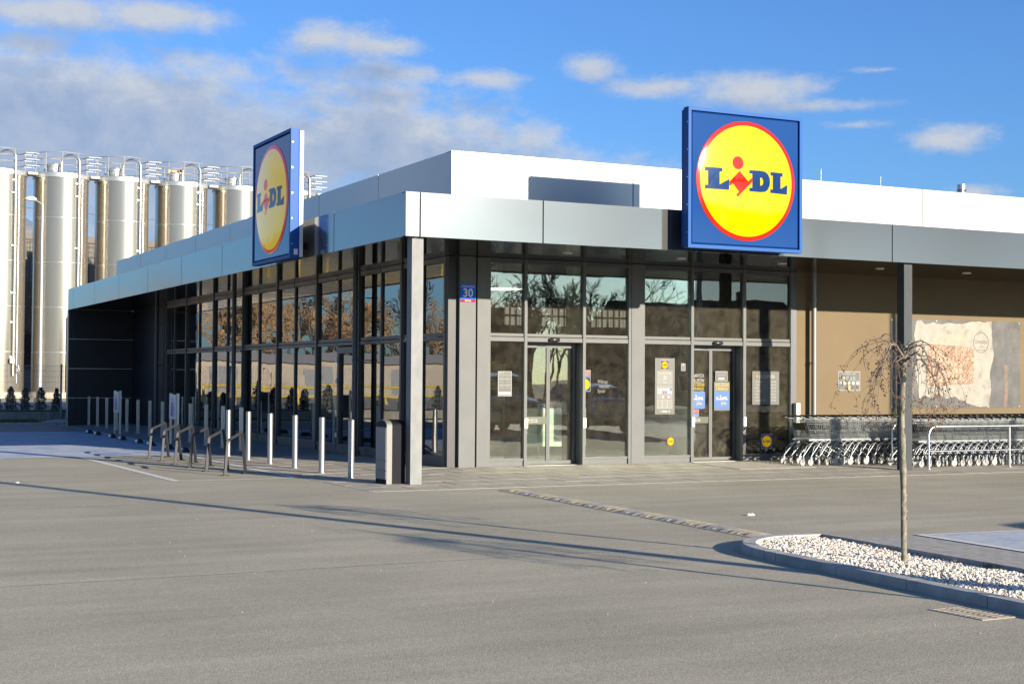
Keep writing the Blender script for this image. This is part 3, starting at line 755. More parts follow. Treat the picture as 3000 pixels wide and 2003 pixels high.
def roof_sign(label, cx, cz, front, side):
    """front: the y of the face (sign on the front) or the x of the face (sign on the side)"""
    if side:
        f = Flat((front, cx, cz), (0, -1, 0), (-1, 0, 0)); base = (front, cx, 3.75)
    else:
        f = Flat((cx, front, cz), (1, 0, 0), (0, -1, 0)); base = (cx, front, 3.75)
    t = thing('roof_sign', label, 'sign', base, group='roof signs', world=True)
    H, D = 1.15, .165                                        # half size, depth of the blue box
    b = MB(); f.board(b, -H + .012, -H + .012, H - .012, H - .012, -D, -.05, 0); b.build('sign_box', S_FRAME_D, t)
    b = MB()
    w = .055
    for (u0, v0, u1, v1) in ((-H, H - w, H, H), (-H, -H, H, -H + w), (-H, -H + w, -H + w, H - w), (H - w, -H + w, H, H - w)):
        f.board(b, u0, v0, u1, v1, -.125, .012, 0)
    fr = b.build('sign_frame', S_FRAME, t)
    for k in range(5):
        for sgn in (-1, 1):
            c = MB(); v = -.9 + k * .45
            f.board(c, sgn * (H + .001) - .002, v - .008, sgn * (H + .001) + .002, v + .008, -.03, -.014, 0); c.build('rivet', mat('rivet_steel', (.7, .7, .7), .3, metal=1), fr)
    b = MB(); f.board(b, -H + .03, -H + .03, H - .03, H - .03, -D - .07, -D - .002, 0); b.build('back_box', S_WHITE if side else S_FRAME_D, t)
    # mounting arms to the canopy
    for u in (-.7, .7):
        b = MB(); f.board(b, u - .04, -.95, u + .04, -.85, -D - .30, -D - .07, 0); b.build('mounting_arm', JOINT, t)
    # face sheet with slightly pillowed border, domed disc
    b = MB(); hw = H - w - .004; n = 16
    cs = [-hw, -hw + .03] + [-hw + 2 * hw * i / n for i in range(1, n)] + [hw - .03, hw]; n = len(cs) - 1
    grid = [[(cs[i], cs[j]) for i in range(n + 1)] for j in range(n + 1)]
    vs = []
    for row in grid:
        for (u, v) in row:
            e = min(hw - abs(u), hw - abs(v)) / hw
            vs.append(f.p(u, v, -.035 + (.03 if e > .001 else 0)))
    b.add(vs, [(j * (n + 1) + i, j * (n + 1) + i + 1, (j + 1) * (n + 1) + i + 1, (j + 1) * (n + 1) + i) for j in range(n) for i in range(n)], 0, False)
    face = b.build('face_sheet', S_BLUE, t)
    R = .995
    def dome_ring(r0, r1, m, name, off, parent, rings):
        b = MB(); n = 72; vs = []
        for k in range(rings + 1):
            r = r0 + (r1 - r0) * k / rings
            for i in range(n):
                a = 2 * math.pi * i / n; u, v = r * math.cos(a), r * math.sin(a)
                vs.append(f.p(u, v, -.004 + dome_h(u, v) + off))
        b.add(vs, [(k * n + i, (k + 1) * n + i, (k + 1) * n + (i + 1) % n, k * n + (i + 1) % n) for k in range(rings) for i in range(n)], 0, True)
        return b.build(name, m, parent)
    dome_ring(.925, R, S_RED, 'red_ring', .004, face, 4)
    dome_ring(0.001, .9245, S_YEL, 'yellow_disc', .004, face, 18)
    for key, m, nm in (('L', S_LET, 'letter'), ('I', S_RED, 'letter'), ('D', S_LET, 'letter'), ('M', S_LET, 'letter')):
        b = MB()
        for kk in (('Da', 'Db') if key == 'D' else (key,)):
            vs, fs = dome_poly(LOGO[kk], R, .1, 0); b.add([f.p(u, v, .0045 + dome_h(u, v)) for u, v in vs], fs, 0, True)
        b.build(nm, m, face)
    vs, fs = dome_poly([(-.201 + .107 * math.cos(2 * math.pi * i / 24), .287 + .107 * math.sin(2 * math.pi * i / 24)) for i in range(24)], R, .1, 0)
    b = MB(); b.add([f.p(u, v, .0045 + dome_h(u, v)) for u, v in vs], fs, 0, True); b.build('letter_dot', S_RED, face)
    if side:
        b = MB(); b.box(front + .06, cx - H - .004, cz - H + .06, front + .13, cx - H - .001, cz - H + .16)
        b.build('rating_plate', mat('white_label', (.75, .75, .75), .6), t)
    return t
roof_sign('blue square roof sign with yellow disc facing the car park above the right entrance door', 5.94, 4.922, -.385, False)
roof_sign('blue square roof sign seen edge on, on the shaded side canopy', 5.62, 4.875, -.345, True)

# ------------------------------------------------------------------ small signs, stickers and posters
P_DARK = mat('print_dark', (.045, .045, .042), .5); P_WHITE = mat('print_white', (.40, .39, .37), .5); P_OLIVE = mat('print_olive_grey', (.085, .085, .07), .5)
P_YEL = mat('print_yellow', (.48, .34, .01), .5); P_BLUE = mat('print_blue', (.01, .10, .34), .45); P_RED = mat('print_red', (.40, .015, .015), .45); P_GREEN = mat('print_dark_green', (.05, .065, .03), .5)
P_GREY = mat('print_grey', (.17, .17, .155), .5)
FR = Flat((0, YW, 0), (1, 0, 0), (0, -1, 0))                  # front wall, u = x, v = z
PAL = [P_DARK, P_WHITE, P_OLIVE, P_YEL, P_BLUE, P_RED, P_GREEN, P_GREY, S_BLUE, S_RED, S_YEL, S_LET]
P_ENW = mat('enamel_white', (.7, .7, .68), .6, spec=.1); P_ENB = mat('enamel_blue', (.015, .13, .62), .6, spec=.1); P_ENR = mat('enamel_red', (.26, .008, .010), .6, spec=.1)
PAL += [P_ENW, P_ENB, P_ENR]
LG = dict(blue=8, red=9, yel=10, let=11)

def flat_thing(name, label, cat, b, group=None):
    o = b.build(name, PAL); return tag(o, label, cat, group)
# house number
b = MB(); y0 = .0775
FR.board(b, 2.250, 2.952, 2.542, 3.268, y0 - .006, y0, 13); FR.rect(b, 2.253, 2.955, 2.539, 3.005, y0 + .0006, 14)
FR.text(b, '30', 2.395, 3.045, .21, y0 + .0012, 12, sx=.95, align='CENTER', bold=.016); FR.text(b, 'Górna', 2.395, 2.967, .048, y0 + .0012, 12, sx=.95, align='CENTER')
FR.rect(b, 2.253, 3.213, 2.539, 3.217, y0 + .0006, 12); FR.text(b, 'ul. P.Gojawiczyńskiej', 2.395, 3.228, .034, y0 + .0012, 12, sx=.86, align='CENTER')
flat_thing('house_number_sign', 'blue house number plate reading 30 with red strip on grey pilaster', 'sign', b)
GZ = -.010                                                    # outer face of the glass lies 8 mm behind the wall line
# exit / entrance strips on the sliding doors (their glass is set back)
DZ = -.222
b = MB(); FR.rect(b, 3.63, .80, 4.12, .935, DZ, 6); FR.text(b, 'WYJŚCIE', 3.70, .833, .085, DZ + .001, 1, sx=.72, bold=.005); flat_thing('door_strip', 'dark green strip reading WYJŚCIE on the left sliding door', 'sticker', b)
b = MB(); FR.rect(b, 7.19, .79, 7.66, .915, DZ, 6); FR.text(b, 'WEJŚCIE', 7.235, .82, .085, DZ + .001, 1, sx=.72, bold=.005); flat_thing('door_strip', 'dark green strip reading WEJŚCIE on the right sliding door', 'sticker', b)
b = MB(); FR.text(b, 'UDANYCH', 7.24, 1.665, .105, DZ, 1, sx=.60); FR.text(b, 'ZAKUPÓW', 7.24, 1.572, .105, DZ, 1, sx=.60); flat_thing('door_lettering', 'white lettering UDANYCH ZAKUPÓW on the right sliding door', 'lettering', b)
def app_sticker(u0, label, back):
    b = MB()
    if back: FR.rect(b, u0 - .012, 1.03, u0 + .352, 1.585, DZ, 2)
    FR.text(b, 'OSZCZĘDZAJ', u0 + .17, 1.505, .082, DZ + .001, 3, sx=.62, align='CENTER', bold=.012); FR.text(b, 'Z APLIKACJĄ', u0 + .17, 1.425, .082, DZ + .001, 3, sx=.60, align='CENTER', bold=.01)
    pts = []
    for (cx, cz, a0) in ((.30, 1.11, -90), (.30, 1.36, 0), (.04, 1.36, 90), (.04, 1.11, 180)):
        for k in range(5): a = math.radians(a0 + 22.5 * k); pts.append((u0 + cx + .045 * math.cos(a), cz + .045 * math.sin(a)))
    FR.poly(b, pts, DZ + .001, 4)
    k = .165
    for key in ('L', 'Da', 'Db', 'M', 'I'): FR.poly(b, [(u0 + .17 + x * k, 1.265 + z * k) for x, z in LOGO[key]], DZ + .002, 1)
    FR.disc(b, u0 + .17 - .201 * k, 1.265 + .287 * k, .107 * k, DZ + .002, 1, 16)
    FR.text(b, 'plus', u0 + .15, 1.145, .105, DZ + .002, 3, sx=.75, bold=.006)
    return flat_thing('app_sticker', label, 'sticker', b)
app_sticker(7.235, 'blue app sticker on the left leaf of the right door', False)
app_sticker(7.80, 'blue app sticker with olive backing on the right leaf of the right door', True)
b = MB(); FR.rect(b, 7.82, 1.60, 8.10, 1.79, DZ, 0); FR.border(b, 7.82, 1.60, 8.10, 1.79, .008, DZ + .001, 1); FR.rect(b, 7.885, 1.628, 8.03, 1.668, DZ + .001, 1)
for k in range(4): FR.rect(b, 7.85, 1.69 + k * .024, 8.07, 1.70 + k * .024, DZ + .001, 7)
flat_thing('notice_sticker', 'small white framed notice above the app sticker on the right door', 'sticker', b)
b = MB(); FR.rect(b, 7.29, .985, 7.43, 1.05, DZ, 5); FR.rect(b, 7.29, .92, 7.43, .98, DZ, 4); FR.border(b, 7.287, .917, 7.433, 1.053, .004, DZ + .001, 1)
FR.text(b, 'top', 7.31, 1.005, .04, DZ + .001, 1, sx=.8); FR.text(b, 'top', 7.31, .94, .04, DZ + .001, 1, sx=.8); flat_thing('award_sticker', 'red and blue sticker pair above the entrance strip', 'sticker', b)
# framed notice, left pane
b = MB(); FR.border(b, 3.035, 1.31, 3.305, 1.75, .008, GZ + .001, 1); FR.rect(b, 3.043, 1.40, 3.297, 1.742, GZ, 0); FR.rect(b, 3.043, 1.318, 3.297, 1.40, GZ, 0); FR.rect(b, 3.05, 1.335, 3.29, 1.385, GZ + .001, 1)
for z in (1.69, 1.615, 1.50): FR.rect(b, 3.05, z, 3.29, z + .004, GZ + .001, 1)
FR.text(b, 'REGULAMIN', 3.05, 1.715, .026, GZ + .001, 1, sx=.7)
for k in range(11): FR.rect(b, 3.06, 1.665 - k * .022, 3.06 + (.09 if k % 3 else .1), 1.669 - k * .022, GZ + .001, 7); FR.rect(b, 3.185, 1.665 - k * .022, 3.28, 1.669 - k * .022, GZ + .001, 7)
flat_thing('shop_notice', 'dark framed notice with white headings on the leftmost entrance pane', 'notice', b)
# sticker on pane right of the left door
b = MB(); FR.rect(b, 4.79, 1.395, 4.918, 1.785, GZ, 0); FR.rect(b, 4.79, 1.735, 4.912, 1.78, GZ + .001, 5); FR.text(b, '- 21:00', 4.80, 1.69, .038, GZ + .001, 1, sx=.7); FR.rect(b, 4.79, 1.40, 4.912, 1.645, GZ + .001, 8)
n = 30; FR.poly(b, [(4.79, 1.415)] + [(4.79 + .115 * math.sin(math.pi * i / n), 1.523 - .108 * math.cos(math.pi * i / n)) for i in range(n + 1)], GZ + .0016, 10)
FR.text(b, 'DL', 4.845, 1.505, .045, GZ + .0022, 11, sx=.8, bold=.01); FR.border(b, 4.79, 1.395, 4.918, 1.785, .006, GZ + .0024, 1)
flat_thing('hours_sticker', 'narrow sticker with half a yellow disc beside the left sliding door', 'sticker', b)
b = MB()
for k, s in enumerate(('Więcej', 'radości', 'życia!')): FR.text(b, s, 5.07 + .03 * (k == 1), 1.545 - k * .085, .095, GZ, 7, sx=.75)
flat_thing('window_lettering', 'pale lettering Więcej radości życia on the pane right of the left door', 'lettering', b)
# tall poster in the middle pane
b = MB(); FR.board(b, 6.309, .97, 6.746, 2.025, GZ, GZ + .004, 2)
h = GZ + .0046
FR.rect(b, 6.439, 1.805, 6.611, 1.987, h, 1); flat_logo(FR, b, 6.525, 1.896, .082, h + .0006, **LG)
FR.rect(b, 6.35, 1.53, 6.70, 1.785, h, 7); FR.rect(b, 6.35, 1.255, 6.70, 1.52, h, 7); FR.rect(b, 6.35, 1.075, 6.70, 1.245, h, 7); FR.rect(b, 6.35, .99, 6.70, 1.065, h, 2)
FR.text(b, 'GOJAWICZYŃSKIEJ', 6.525, 1.725, .05, h + .001, 1, sx=.62, align='CENTER'); FR.text(b, '30', 6.525, 1.62, .11, h + .001, 1, sx=.7, align='CENTER'); FR.text(b, 'Łódź', 6.525, 1.555, .045, h + .001, 1, sx=.7, align='CENTER')
rr = random.Random(3)
for k in range(6):
    for q in range(2):
        u = 6.365 + k * .055; v = 1.36 + q * .055; FR.rect(b, u, v, u + .043, v + .042, h + .001, rr.choice((1, 1, 5, 4, 1)))
for k in range(3): FR.disc(b, 6.49 + k * .06, 1.295, .021, h + .001, (1, 5, 1)[k], 16)
for k in range(3): FR.border(b, 6.36 + k * .113, 1.085, 6.465 + k * .113, 1.235, .004, h + .001, 1)
FR.text(b, 'f', 6.43, 1.01, .05, h + .001, 1, sx=1, bold=.02); FR.rect(b, 6.47, 1.012, 6.58, 1.04, h + .001, 1); FR.ring(b, 6.625, 1.026, .012, .02, h + .001, 1, 16)
flat_thing('address_poster', 'tall olive grey poster with badge and address between the two doors', 'poster', b)
b = MB(); FR.rect(b, 6.89, 1.789, 6.989, 1.929, GZ, 0); FR.border(b, 6.89, 1.789, 6.989, 1.929, .006, GZ + .001, 1); FR.rect(b, 6.925, 1.885, 6.955, 1.915, GZ + .001, 1)
for k in range(4): FR.rect(b, 6.91, 1.81 + .016 * k, 6.97, 1.816 + .016 * k, GZ + .001, 7)
flat_thing('pictogram_sticker', 'tiny dark pictogram sticker near the right edge of the middle pane', 'sticker', b)
# opening hours
b = MB(); FR.board(b, 8.531, 1.146, 9.173, 1.795, GZ, GZ + .005, 2); FR.rect(b, 8.531, 1.785, 9.173, 1.80, GZ + .006, 0); FR.rect(b, 8.531, 1.142, 9.173, 1.155, GZ + .006, 0)
h = GZ + .0056
flat_logo(FR, b, 8.64, 1.70, .036, h, **LG); FR.text(b, 'LIDL ZAPRASZA', 8.69, 1.665, .088, h + .001, 1, sx=.60, bold=.006)
for k, (d, t_) in enumerate((('PONIEDZIAŁEK', '7:00-21:00'), ('WTOREK', '7:00-21:00'), ('ŚRODA', '7:00-21:00'), ('CZWARTEK', '7:00-21:00'), ('PIĄTEK', '7:00-22:00'), ('SOBOTA', '7:00-22:00'), ('NIEDZIELA HANDLOWA', '9:00-19:00'))):
    FR.text(b, d, 8.60, 1.575 - k * .06, .044, h + .001, 1, sx=.55); FR.text(b, t_, 9.095, 1.575 - k * .06, .048, h + .001, 1, sx=.62, align='RIGHT', bold=.006)
flat_thing('opening_hours_poster', 'olive opening hours board on the glass right of the right door', 'poster', b)
b = MB(); FR.rect(b, 8.748, .29, 9.012, .575, GZ, 1); flat_logo(FR, b, 8.88, .4325, .128, GZ + .001, **LG); flat_thing('badge_sticker', 'square blue sticker with yellow disc low on the glass by the trolleys', 'sticker', b)
b = MB(); flat_logo(FR, b, 6.66, .46, .085, GZ, square=False, **LG); flat_thing('badge_sticker', 'small round yellow sticker low on the middle pane', 'sticker', b)
# stainless guard plate by the trolleys
b = MB(); b.cbox(9.47, YW - .16, .06, 9.56, YW - .035, 1.18, .003); tag(b.build('guard_post', STEEL_R), 'short square stainless post behind the first trolley', 'post')
# trolley coin notice on the tan wall
b = MB(); FR.board(b, 10.617, 1.425, 11.178, 1.81, .0, .006, 2); h = .0066
FR.border(b, 10.617, 1.425, 11.178, 1.81, .01, h, 1); FR.text(b, 'WÓZEK PRZYJMUJE MONETY', 10.897, 1.745, .042, h, 1, sx=.62, align='CENTER', bold=.008); FR.text(b, 'i żetony', 10.897, 1.712, .028, h, 7, sx=.7, align='CENTER')
for k in range(4): FR.disc(b, 10.77 + k * .085, 1.672, .03, h, 1, 20); FR.disc(b, 10.77 + k * .085, 1.672, .022, h + .0006, (3, 2, 2, 2)[k], 16)
FR.rect(b, 10.64, 1.628, 11.155, 1.632, h, 1)
for k in range(5): FR.disc(b, 10.675 + k * .111, 1.575, .037, h, 1, 20)
FR.rect(b, 10.862, 1.448, 10.932, 1.522, h, 1); FR.disc(b, 10.897, 1.485, .03, h + .0006, 3, 16)
flat_thing('coin_notice', 'grey notice with white circles on the tan wall above the trolleys', 'sign', b)

# bread poster on the tan wall
def bread_mat():
    m = bpy.data.materials.new('printed_bread_crust'); m.use_nodes = True
    t = m.node_tree; p = t.nodes['Principled BSDF']; geo = N(t, 'ShaderNodeNewGeometry')
    mp = N(t, 'ShaderNodeMapping'); mp.inputs['Scale'].default_value = (1.3, 1, .8); L(t, geo.outputs['Position'], mp.inputs['Vector'])
    nz = N(t, 'ShaderNodeTexNoise', inp={'Scale': 6.0, 'Detail': 5.0}); L(t, mp.outputs[0], nz.inputs['Vector'])
    ad = N(t, 'ShaderNodeVectorMath', operation='MULTIPLY_ADD'); ad.inputs[1].default_value = (.22, .22, .22); L(t, nz.outputs['Color'], ad.inputs[0]); L(t, mp.outputs[0], ad.inputs[2])
    vo = N(t, 'ShaderNodeTexVoronoi', feature='DISTANCE_TO_EDGE', inp={'Scale': 11.0}); L(t, ad.outputs[0], vo.inputs['Vector'])
    cr = N(t, 'ShaderNodeValToRGB'); e = cr.color_ramp.elements
    e[0].position = 0.0; e[0].color = (.04, .018, .008, 1); e[1].position = .3; e[1].color = (.29, .245, .195, 1)
    x = e.new(.05); x.color = (.26, .115, .05, 1); x = e.new(.12); x.color = (.30, .225, .155, 1)
    L(t, vo.outputs['Distance'], cr.inputs[0])
    n2 = N(t, 'ShaderNodeTexNoise', inp={'Scale': 2.2, 'Detail': 6.0}); L(t, geo.outputs['Position'], n2.inputs['Vector'])
    mx = N(t, 'ShaderNodeMix', data_type='RGBA', blend_type='MULTIPLY', inp={0: .8}); L(t, cr.outputs[0], mx.inputs['A'])
    c2 = N(t, 'ShaderNodeValToRGB'); c2.color_ramp.elements[0].color = (.62, .52, .44, 1); c2.color_ramp.elements[0].position = .33; c2.color_ramp.elements[1].color = (1, .95, .9, 1); c2.color_ramp.elements[1].position = .62
    L(t, n2.outputs[0], c2.inputs[0]); L(t, c2.outputs[0], mx.inputs['B']); L(t, mx.outputs['Result'], p.inputs['Base Color']); p.inputs['Roughness'].default_value = .5
    return m
def paper_mat():
    m = bpy.data.materials.new('printed_crumpled_paper'); m.use_nodes = True
    t = m.node_tree; p = t.nodes['Principled BSDF']; geo = N(t, 'ShaderNodeNewGeometry')
    nz = N(t, 'ShaderNodeTexNoise', inp={'Scale': 3.5, 'Detail': 6.0, 'Distortion': 1.6}); L(t, geo.outputs['Position'], nz.inputs['Vector'])
    vo = N(t, 'ShaderNodeTexVoronoi', inp={'Scale': 5.0}); L(t, geo.outputs['Position'], vo.inputs['Vector'])
    s = mathn(t, 'MULTIPLY_ADD', vo.outputs['Distance'], .35, nz.outputs[0])
    cr = N(t, 'ShaderNodeValToRGB'); e = cr.color_ramp.elements
    e[0].position = .38; e[0].color = (.14, .12, .10, 1); e[1].position = .8; e[1].color = (.24, .222, .19, 1); x = e.new(.56); x.color = (.20, .18, .152, 1)
    L(t, s, cr.inputs[0]); L(t, cr.outputs[0], p.inputs['Base Color']); p.inputs['Roughness'].default_value = .5
    return m
BREAD, PAPER = bread_mat(), paper_mat()
SLATE = mat('printed_slate', (.075, .07, .068), .5, var=.5, vscale=3, detail=7)
KNIFE = mat('printed_wood', (.17, .10, .065), .5, var=.4, vscale=9); BLADE = mat('printed_blade', (.07, .07, .075), .45)
SHADE_P = mat('printed_brown_wrap', (.34, .275, .215), .5, var=.2, vscale=5)
poster = thing('bread_poster', 'large poster of a crusty loaf on crumpled paper on the tan wall', 'poster', (13.76, YW, 1.07), world=True)
b = MB(); FR.board(b, 11.972, 1.07, 15.56, 2.91, 0, .010); b.build('poster_board', SLATE, poster)
rr = random.Random(5)
outline = [(12.66, 2.86), (12.78, 2.88), (12.9, 2.80), (13.1, 2.86), (13.3, 2.80), (13.6, 2.85), (13.9, 2.83), (14.2, 2.90), (14.5, 2.88), (14.73, 2.90), (14.75, 2.5), (14.80, 2.17), (14.68, 1.8), (14.72, 1.45), (14.66, 1.08), (14.35, 1.09), (14.15, 1.14), (13.9, 1.22), (13.7, 1.30), (13.45, 1.26), (13.25, 1.36), (13.05, 1.27), (12.86, 1.33), (12.72, 1.22), (12.70, 1.5), (12.61, 1.9), (12.68, 2.2), (12.60, 2.55)]
pts = []
for (p, q) in zip(outline, outline[1:] + outline[:1]):
    for k in range(4):
        t_ = k / 4; pts.append((p[0] + (q[0] - p[0]) * t_ + rr.uniform(-.012, .012), p[1] + (q[1] - p[1]) * t_ + rr.uniform(-.012, .012)))
b = MB(); FR.poly(b, pts[::-1], .0108); b.build('printed_paper', PAPER, poster)
b = MB(); FR.poly(b, [(13.1, 2.32), (13.2, 2.50), (13.5, 2.62), (13.9, 2.60), (14.15, 2.48), (14.2, 2.3), (14.05, 2.2), (13.2, 2.2)][::-1], .0114); b.build('printed_wrap', SHADE_P, poster)
pts = []
for (cx, cz, a0) in ((14.13, 1.66, -90), (14.13, 2.26, 0), (13.05, 2.31, 90), (13.05, 1.62, 180)):
    for k in range(7): a = math.radians(a0 + 15 * k); pts.append((cx + .10 * math.cos(a) + rr.uniform(-.008, .008), cz + .09 * math.sin(a)))
b = MB(); FR.poly(b, pts, .012); b.build('printed_loaf', BREAD, poster)
b = MB(); FR.poly(b, [(15.08, 1.09), (15.17, 1.09), (15.20, 1.45), (15.19, 1.97), (15.10, 2.0), (15.11, 1.5)], .0114); b.build('printed_knife_handle', KNIFE, poster)
b = MB(); FR.poly(b, [(15.10, 2.01), (15.19, 1.98), (15.19, 2.86), (15.12, 2.88)], .0112); b.build('printed_knife_blade', BLADE, poster)
b = MB(); FR.ring(b, 14.43, 2.45, .205, .22, .0126, 0, 40); FR.text(b, 'Chrupiące', 14.43, 2.43, .13, .0126, 0, sx=.66, align='CENTER'); FR.text(b, 'Z PIECA', 14.46, 2.345, .045, .0126, 0, sx=.8, align='CENTER')
for k in range(5): FR.poly(b, [(14.33 + k * .045, 2.28), (14.35 + k * .045, 2.275), (14.36 + k * .045, 2.305), (14.34 + k * .045, 2.31)], .0126, 0)
b.build('round_emblem', P_GREY if False else mat('printed_emblem_grey', (.085, .083, .08), .5), poster)
for x in (12.0, 13.2, 14.4, 15.53):
    for z in (1.1, 2.88):
        b = MB(); FR.disc(b, x, z, .012, .0132, 0, 10); b.build('screw_head', STEEL_R, poster)

# red posters behind the far side panes
SR = Flat((XW + .10, 0, 0), (0, -1, 0), (-1, 0, 0))
for i, y in enumerate((25.78, 22.92, 20.06)):
    if i == 0: y = 23.35
    b = MB(); SR.rect(b, -y - .28, .95, -y + .28, 1.85, 0, 5)
    SR.poly(b, [(-y, 1.1), (-y + .15, 1.25), (-y + .17, 1.42), (-y - .17, 1.42), (-y - .15, 1.25)], .002, 3); SR.disc(b, -y, 1.62, .1, .002, 3, 20); SR.text(b, 'PROMOCJE', -y, 1.46, .09, .002, 3, sx=.7, align='CENTER')
    flat_thing('promotion_poster', ('red and yellow shield poster in the farthest side window', 'red and yellow shield poster in the middle of the three far side windows', 'red and yellow shield poster in the far side window nearest the entrance corner')[i], 'poster', b, 'promotion posters in the side windows')
# ------------------------------------------------------------------ street furniture
ORD = ['first', 'second', 'third', 'fourth', 'fifth', 'sixth', 'seventh', 'eighth', 'ninth', 'tenth', 'eleventh', 'twelfth', 'thirteenth', 'fourteenth', 'fifteenth', 'sixteenth', 'seventeenth', 'eighteenth', 'nineteenth', 'twentieth']
def ordn(i):
    if i < 20: return ORD[i]
    tens = {2: 'twenty', 3: 'thirty'}[(i + 1) // 10]; r = (i + 1) % 10
    return {2: 'twentieth', 3: 'thirtieth'}[(i + 1) // 10] if r == 0 else tens + '-' + ORD[r - 1]

# round stainless bollards
t = thing('round_bollard', '', 'bollard', group='round bollards by the canopy')
b = MB(); b.lathe([(.05, 0), (.05, .925)], n=28); b.build('post', STEEL_R, t)
b = MB(); b.lathe([(.05, .9255), (.047, .933), (.0, .936)], n=28); b.build('cap', STEEL_R, t)
b = MB(); b.lathe([(.085, 0), (.085, .006), (.05, .007)], n=28); b.build('base_plate', STEEL_R, t)
rb = [(-.172, 8.93), (-.178, 7.49), (-.185, 6.05), (-.165, 4.65), (-.165, 3.22), (-.178, 1.77)]
for i, (x, y) in enumerate(rb[::-1]):
    lab = ordn(i) + ' round steel bollard counted from the corner column'
    if i == 0: t.location = (x, y, pz(x, y)); t['label'] = lab
    else: copy_tree(t, (x, y, pz(x, y)), label=lab)
# square bollards under the side canopy
SQ = mat('square_bollard_steel', (.48, .50, .53), .33, metal=.8, var=.06, vscale=6)
t = thing('square_bollard', '', 'bollard', group='square bollards along the side bays')
b = MB(); b.box(-.035, -.035, 0, .035, .035, .925); b.build('post', SQ, t)
b = MB(); b.cbox(-.036, -.036, .9255, .036, .036, .936, .004); b.build('cap', SQ, t)
b = MB(); b.cbox(-.07, -.07, 0, .07, .07, .007, .002); b.build('base_plate', SQ, t)
for i in range(13):
    y = 28.06 - i * 1.46; x = .61 - .004 * i
    lab = ordn(i) + ' square bollard counted from the dark wing wall'
    if i == 0: t.location = (x, y, pz(x, y)); t['label'] = lab
    else: copy_tree(t, (x, y, pz(x, y)), label=lab)

# bicycle racks
RACK = mat('rack_steel', (.032, .034, .037), .5, spec=.25, var=.1, vscale=6)
t = thing('bicycle_rack', '', 'bicycle rack', group='bicycle racks in the painted bay')
b = MB(); pts = [(0, 0, 0), (.045, .02, .57), (.37, .26, .69), (.455, .285, 0)]
def soften(p, k=.06):
    out = [p[0]]
    for i in range(1, len(p) - 1):
        a, c, d = Vector(p[i - 1]), Vector(p[i]), Vector(p[i + 1])
        out += [c + (a - c).normalized() * k, c + (a - c).normalized() * k * .35 + (d - c).normalized() * k * .35, c + (d - c).normalized() * k]
    return out + [p[-1]]
b.tube(soften(pts, .03), .030, 4, square=True); b.build('hoop', RACK, t)
for (x, y) in ((0, 0), (.455, .285)):
    b = MB(); b.cbox(x - .06, y - .06, 0, x + .06, y + .06, .008, .002); p = b.build('foot_plate', RACK, t)
    for dx, dy in ((-.045, -.045), (.045, .045)):
        b = MB(); b.lathe([(.009, .008), (.009, .018), (0, .019)], (x + dx, y + dy, 0), 6); b.build('bolt', RACK, p)
for i, y in enumerate((8.745, 7.70, 6.66, 5.55, 4.45, 3.28)):
    lab = ordn(i) + ' bent steel bicycle rack counted from the blue parking bays'
    rz = (0, .02, -.03, .01, 0, .05)[i]
    if i == 0: t.location = (-1.815, y, .002); t['label'] = lab
    else: copy_tree(t, (-1.81, y, .002), rz, lab)

# litter bin
BIN_L = mat('bin_brushed_aluminium', (.19, .185, .172), .5, metal=.0, var=.06, vscale=4, stretch=(1, 1, .2)); BIN_D = mat('bin_anthracite_shadow', (.012, .013, .017), .6, spec=.08); BIN_F = mat('bin_door_grey', (.24, .25, .27), .45, metal=.1)  # near-black BIN_D puts the column's shadow into the body's colour
t = thing('litter_bin', 'tall grey litter bin with arched top beside the corner column', 'litter bin', (-.02, .50, .01), world=True)
def arch(y0, y1, z0, zs, za, n=10):
    pts = [(y0, z0), (y1, z0), (y1, zs)]
    for k in range(1, n): a = math.pi * k / n; pts.append(((y0 + y1) / 2 + (y1 - y0) / 2 * math.cos(a), zs + (za - zs) * math.sin(a)))
    return pts + [(y0, zs)]
b = MB(); b.prism(arch(.285, .725, .005, .90, .985), -.075, -.163, plane='yz'); b.build('hood', BIN_L, t)
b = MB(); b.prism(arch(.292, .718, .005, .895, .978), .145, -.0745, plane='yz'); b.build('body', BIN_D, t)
for z0, z1, nm in ((.375, .865, 'door'), (.225, .362, 'ash_drawer'), (.09, .212, 'lower_panel')):
    b = MB(); b.box(-.172, .297, z0, -.1632, .713, z1); b.build(nm, BIN_F, t)
b = MB(); b.prism(arch(.297, .713, .873, .905, .972), -.1632, -.166, plane='yz'); b.build('opening', JOINT, t)
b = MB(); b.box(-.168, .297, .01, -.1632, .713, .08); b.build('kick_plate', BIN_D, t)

# family parking signs
SIGNW = mat('sign_white_enamel', (.66, .67, .70), .35); FIG = mat('sign_figure_blue', (.03, .11, .45), .4)
t = thing('parking_sign', 'white parking sign with blue figures beyond the bicycle racks, nearer of two', 'sign', (0, 14.19, .02), group='family parking signs')
for y in (-.34, .34):
    b = MB(); b.box(-.025, y - .03, 0, .025, y + .03, 1.20); b.build('post', SQ, t)
b = MB(); b.box(-.045, -.315, .60, -.026, .315, 1.175); pl = b.build('panel', SIGNW, t)
f = Flat((-.046, 0, 0), (0, -1, 0), (-1, 0, 0)); b = MB()
for u, s, leg in ((-.13, .72, 0), (-.05, 1, 0), (.05, 1, 1)):
    v0 = .66; f.disc(b, u, v0 + .39 * s, .032 * s, 0, 0, 16)
    f.poly(b, [(u - .045 * s, v0), (u + .045 * s, v0), (u + .045 * s, v0 + .34 * s), (u - .045 * s, v0 + .34 * s)], 0, 0)
f.ring(b, .17, .83, .045, .06, 0, 0, 20); f.rect(b, .12, .80, .22, .812, 0); f.ring(b, .145, .70, .018, .03, 0, 0, 14); f.ring(b, .205, .70, .018, .03, 0, 0, 14); f.rect(b, .11, .80, .12, .90, 0)
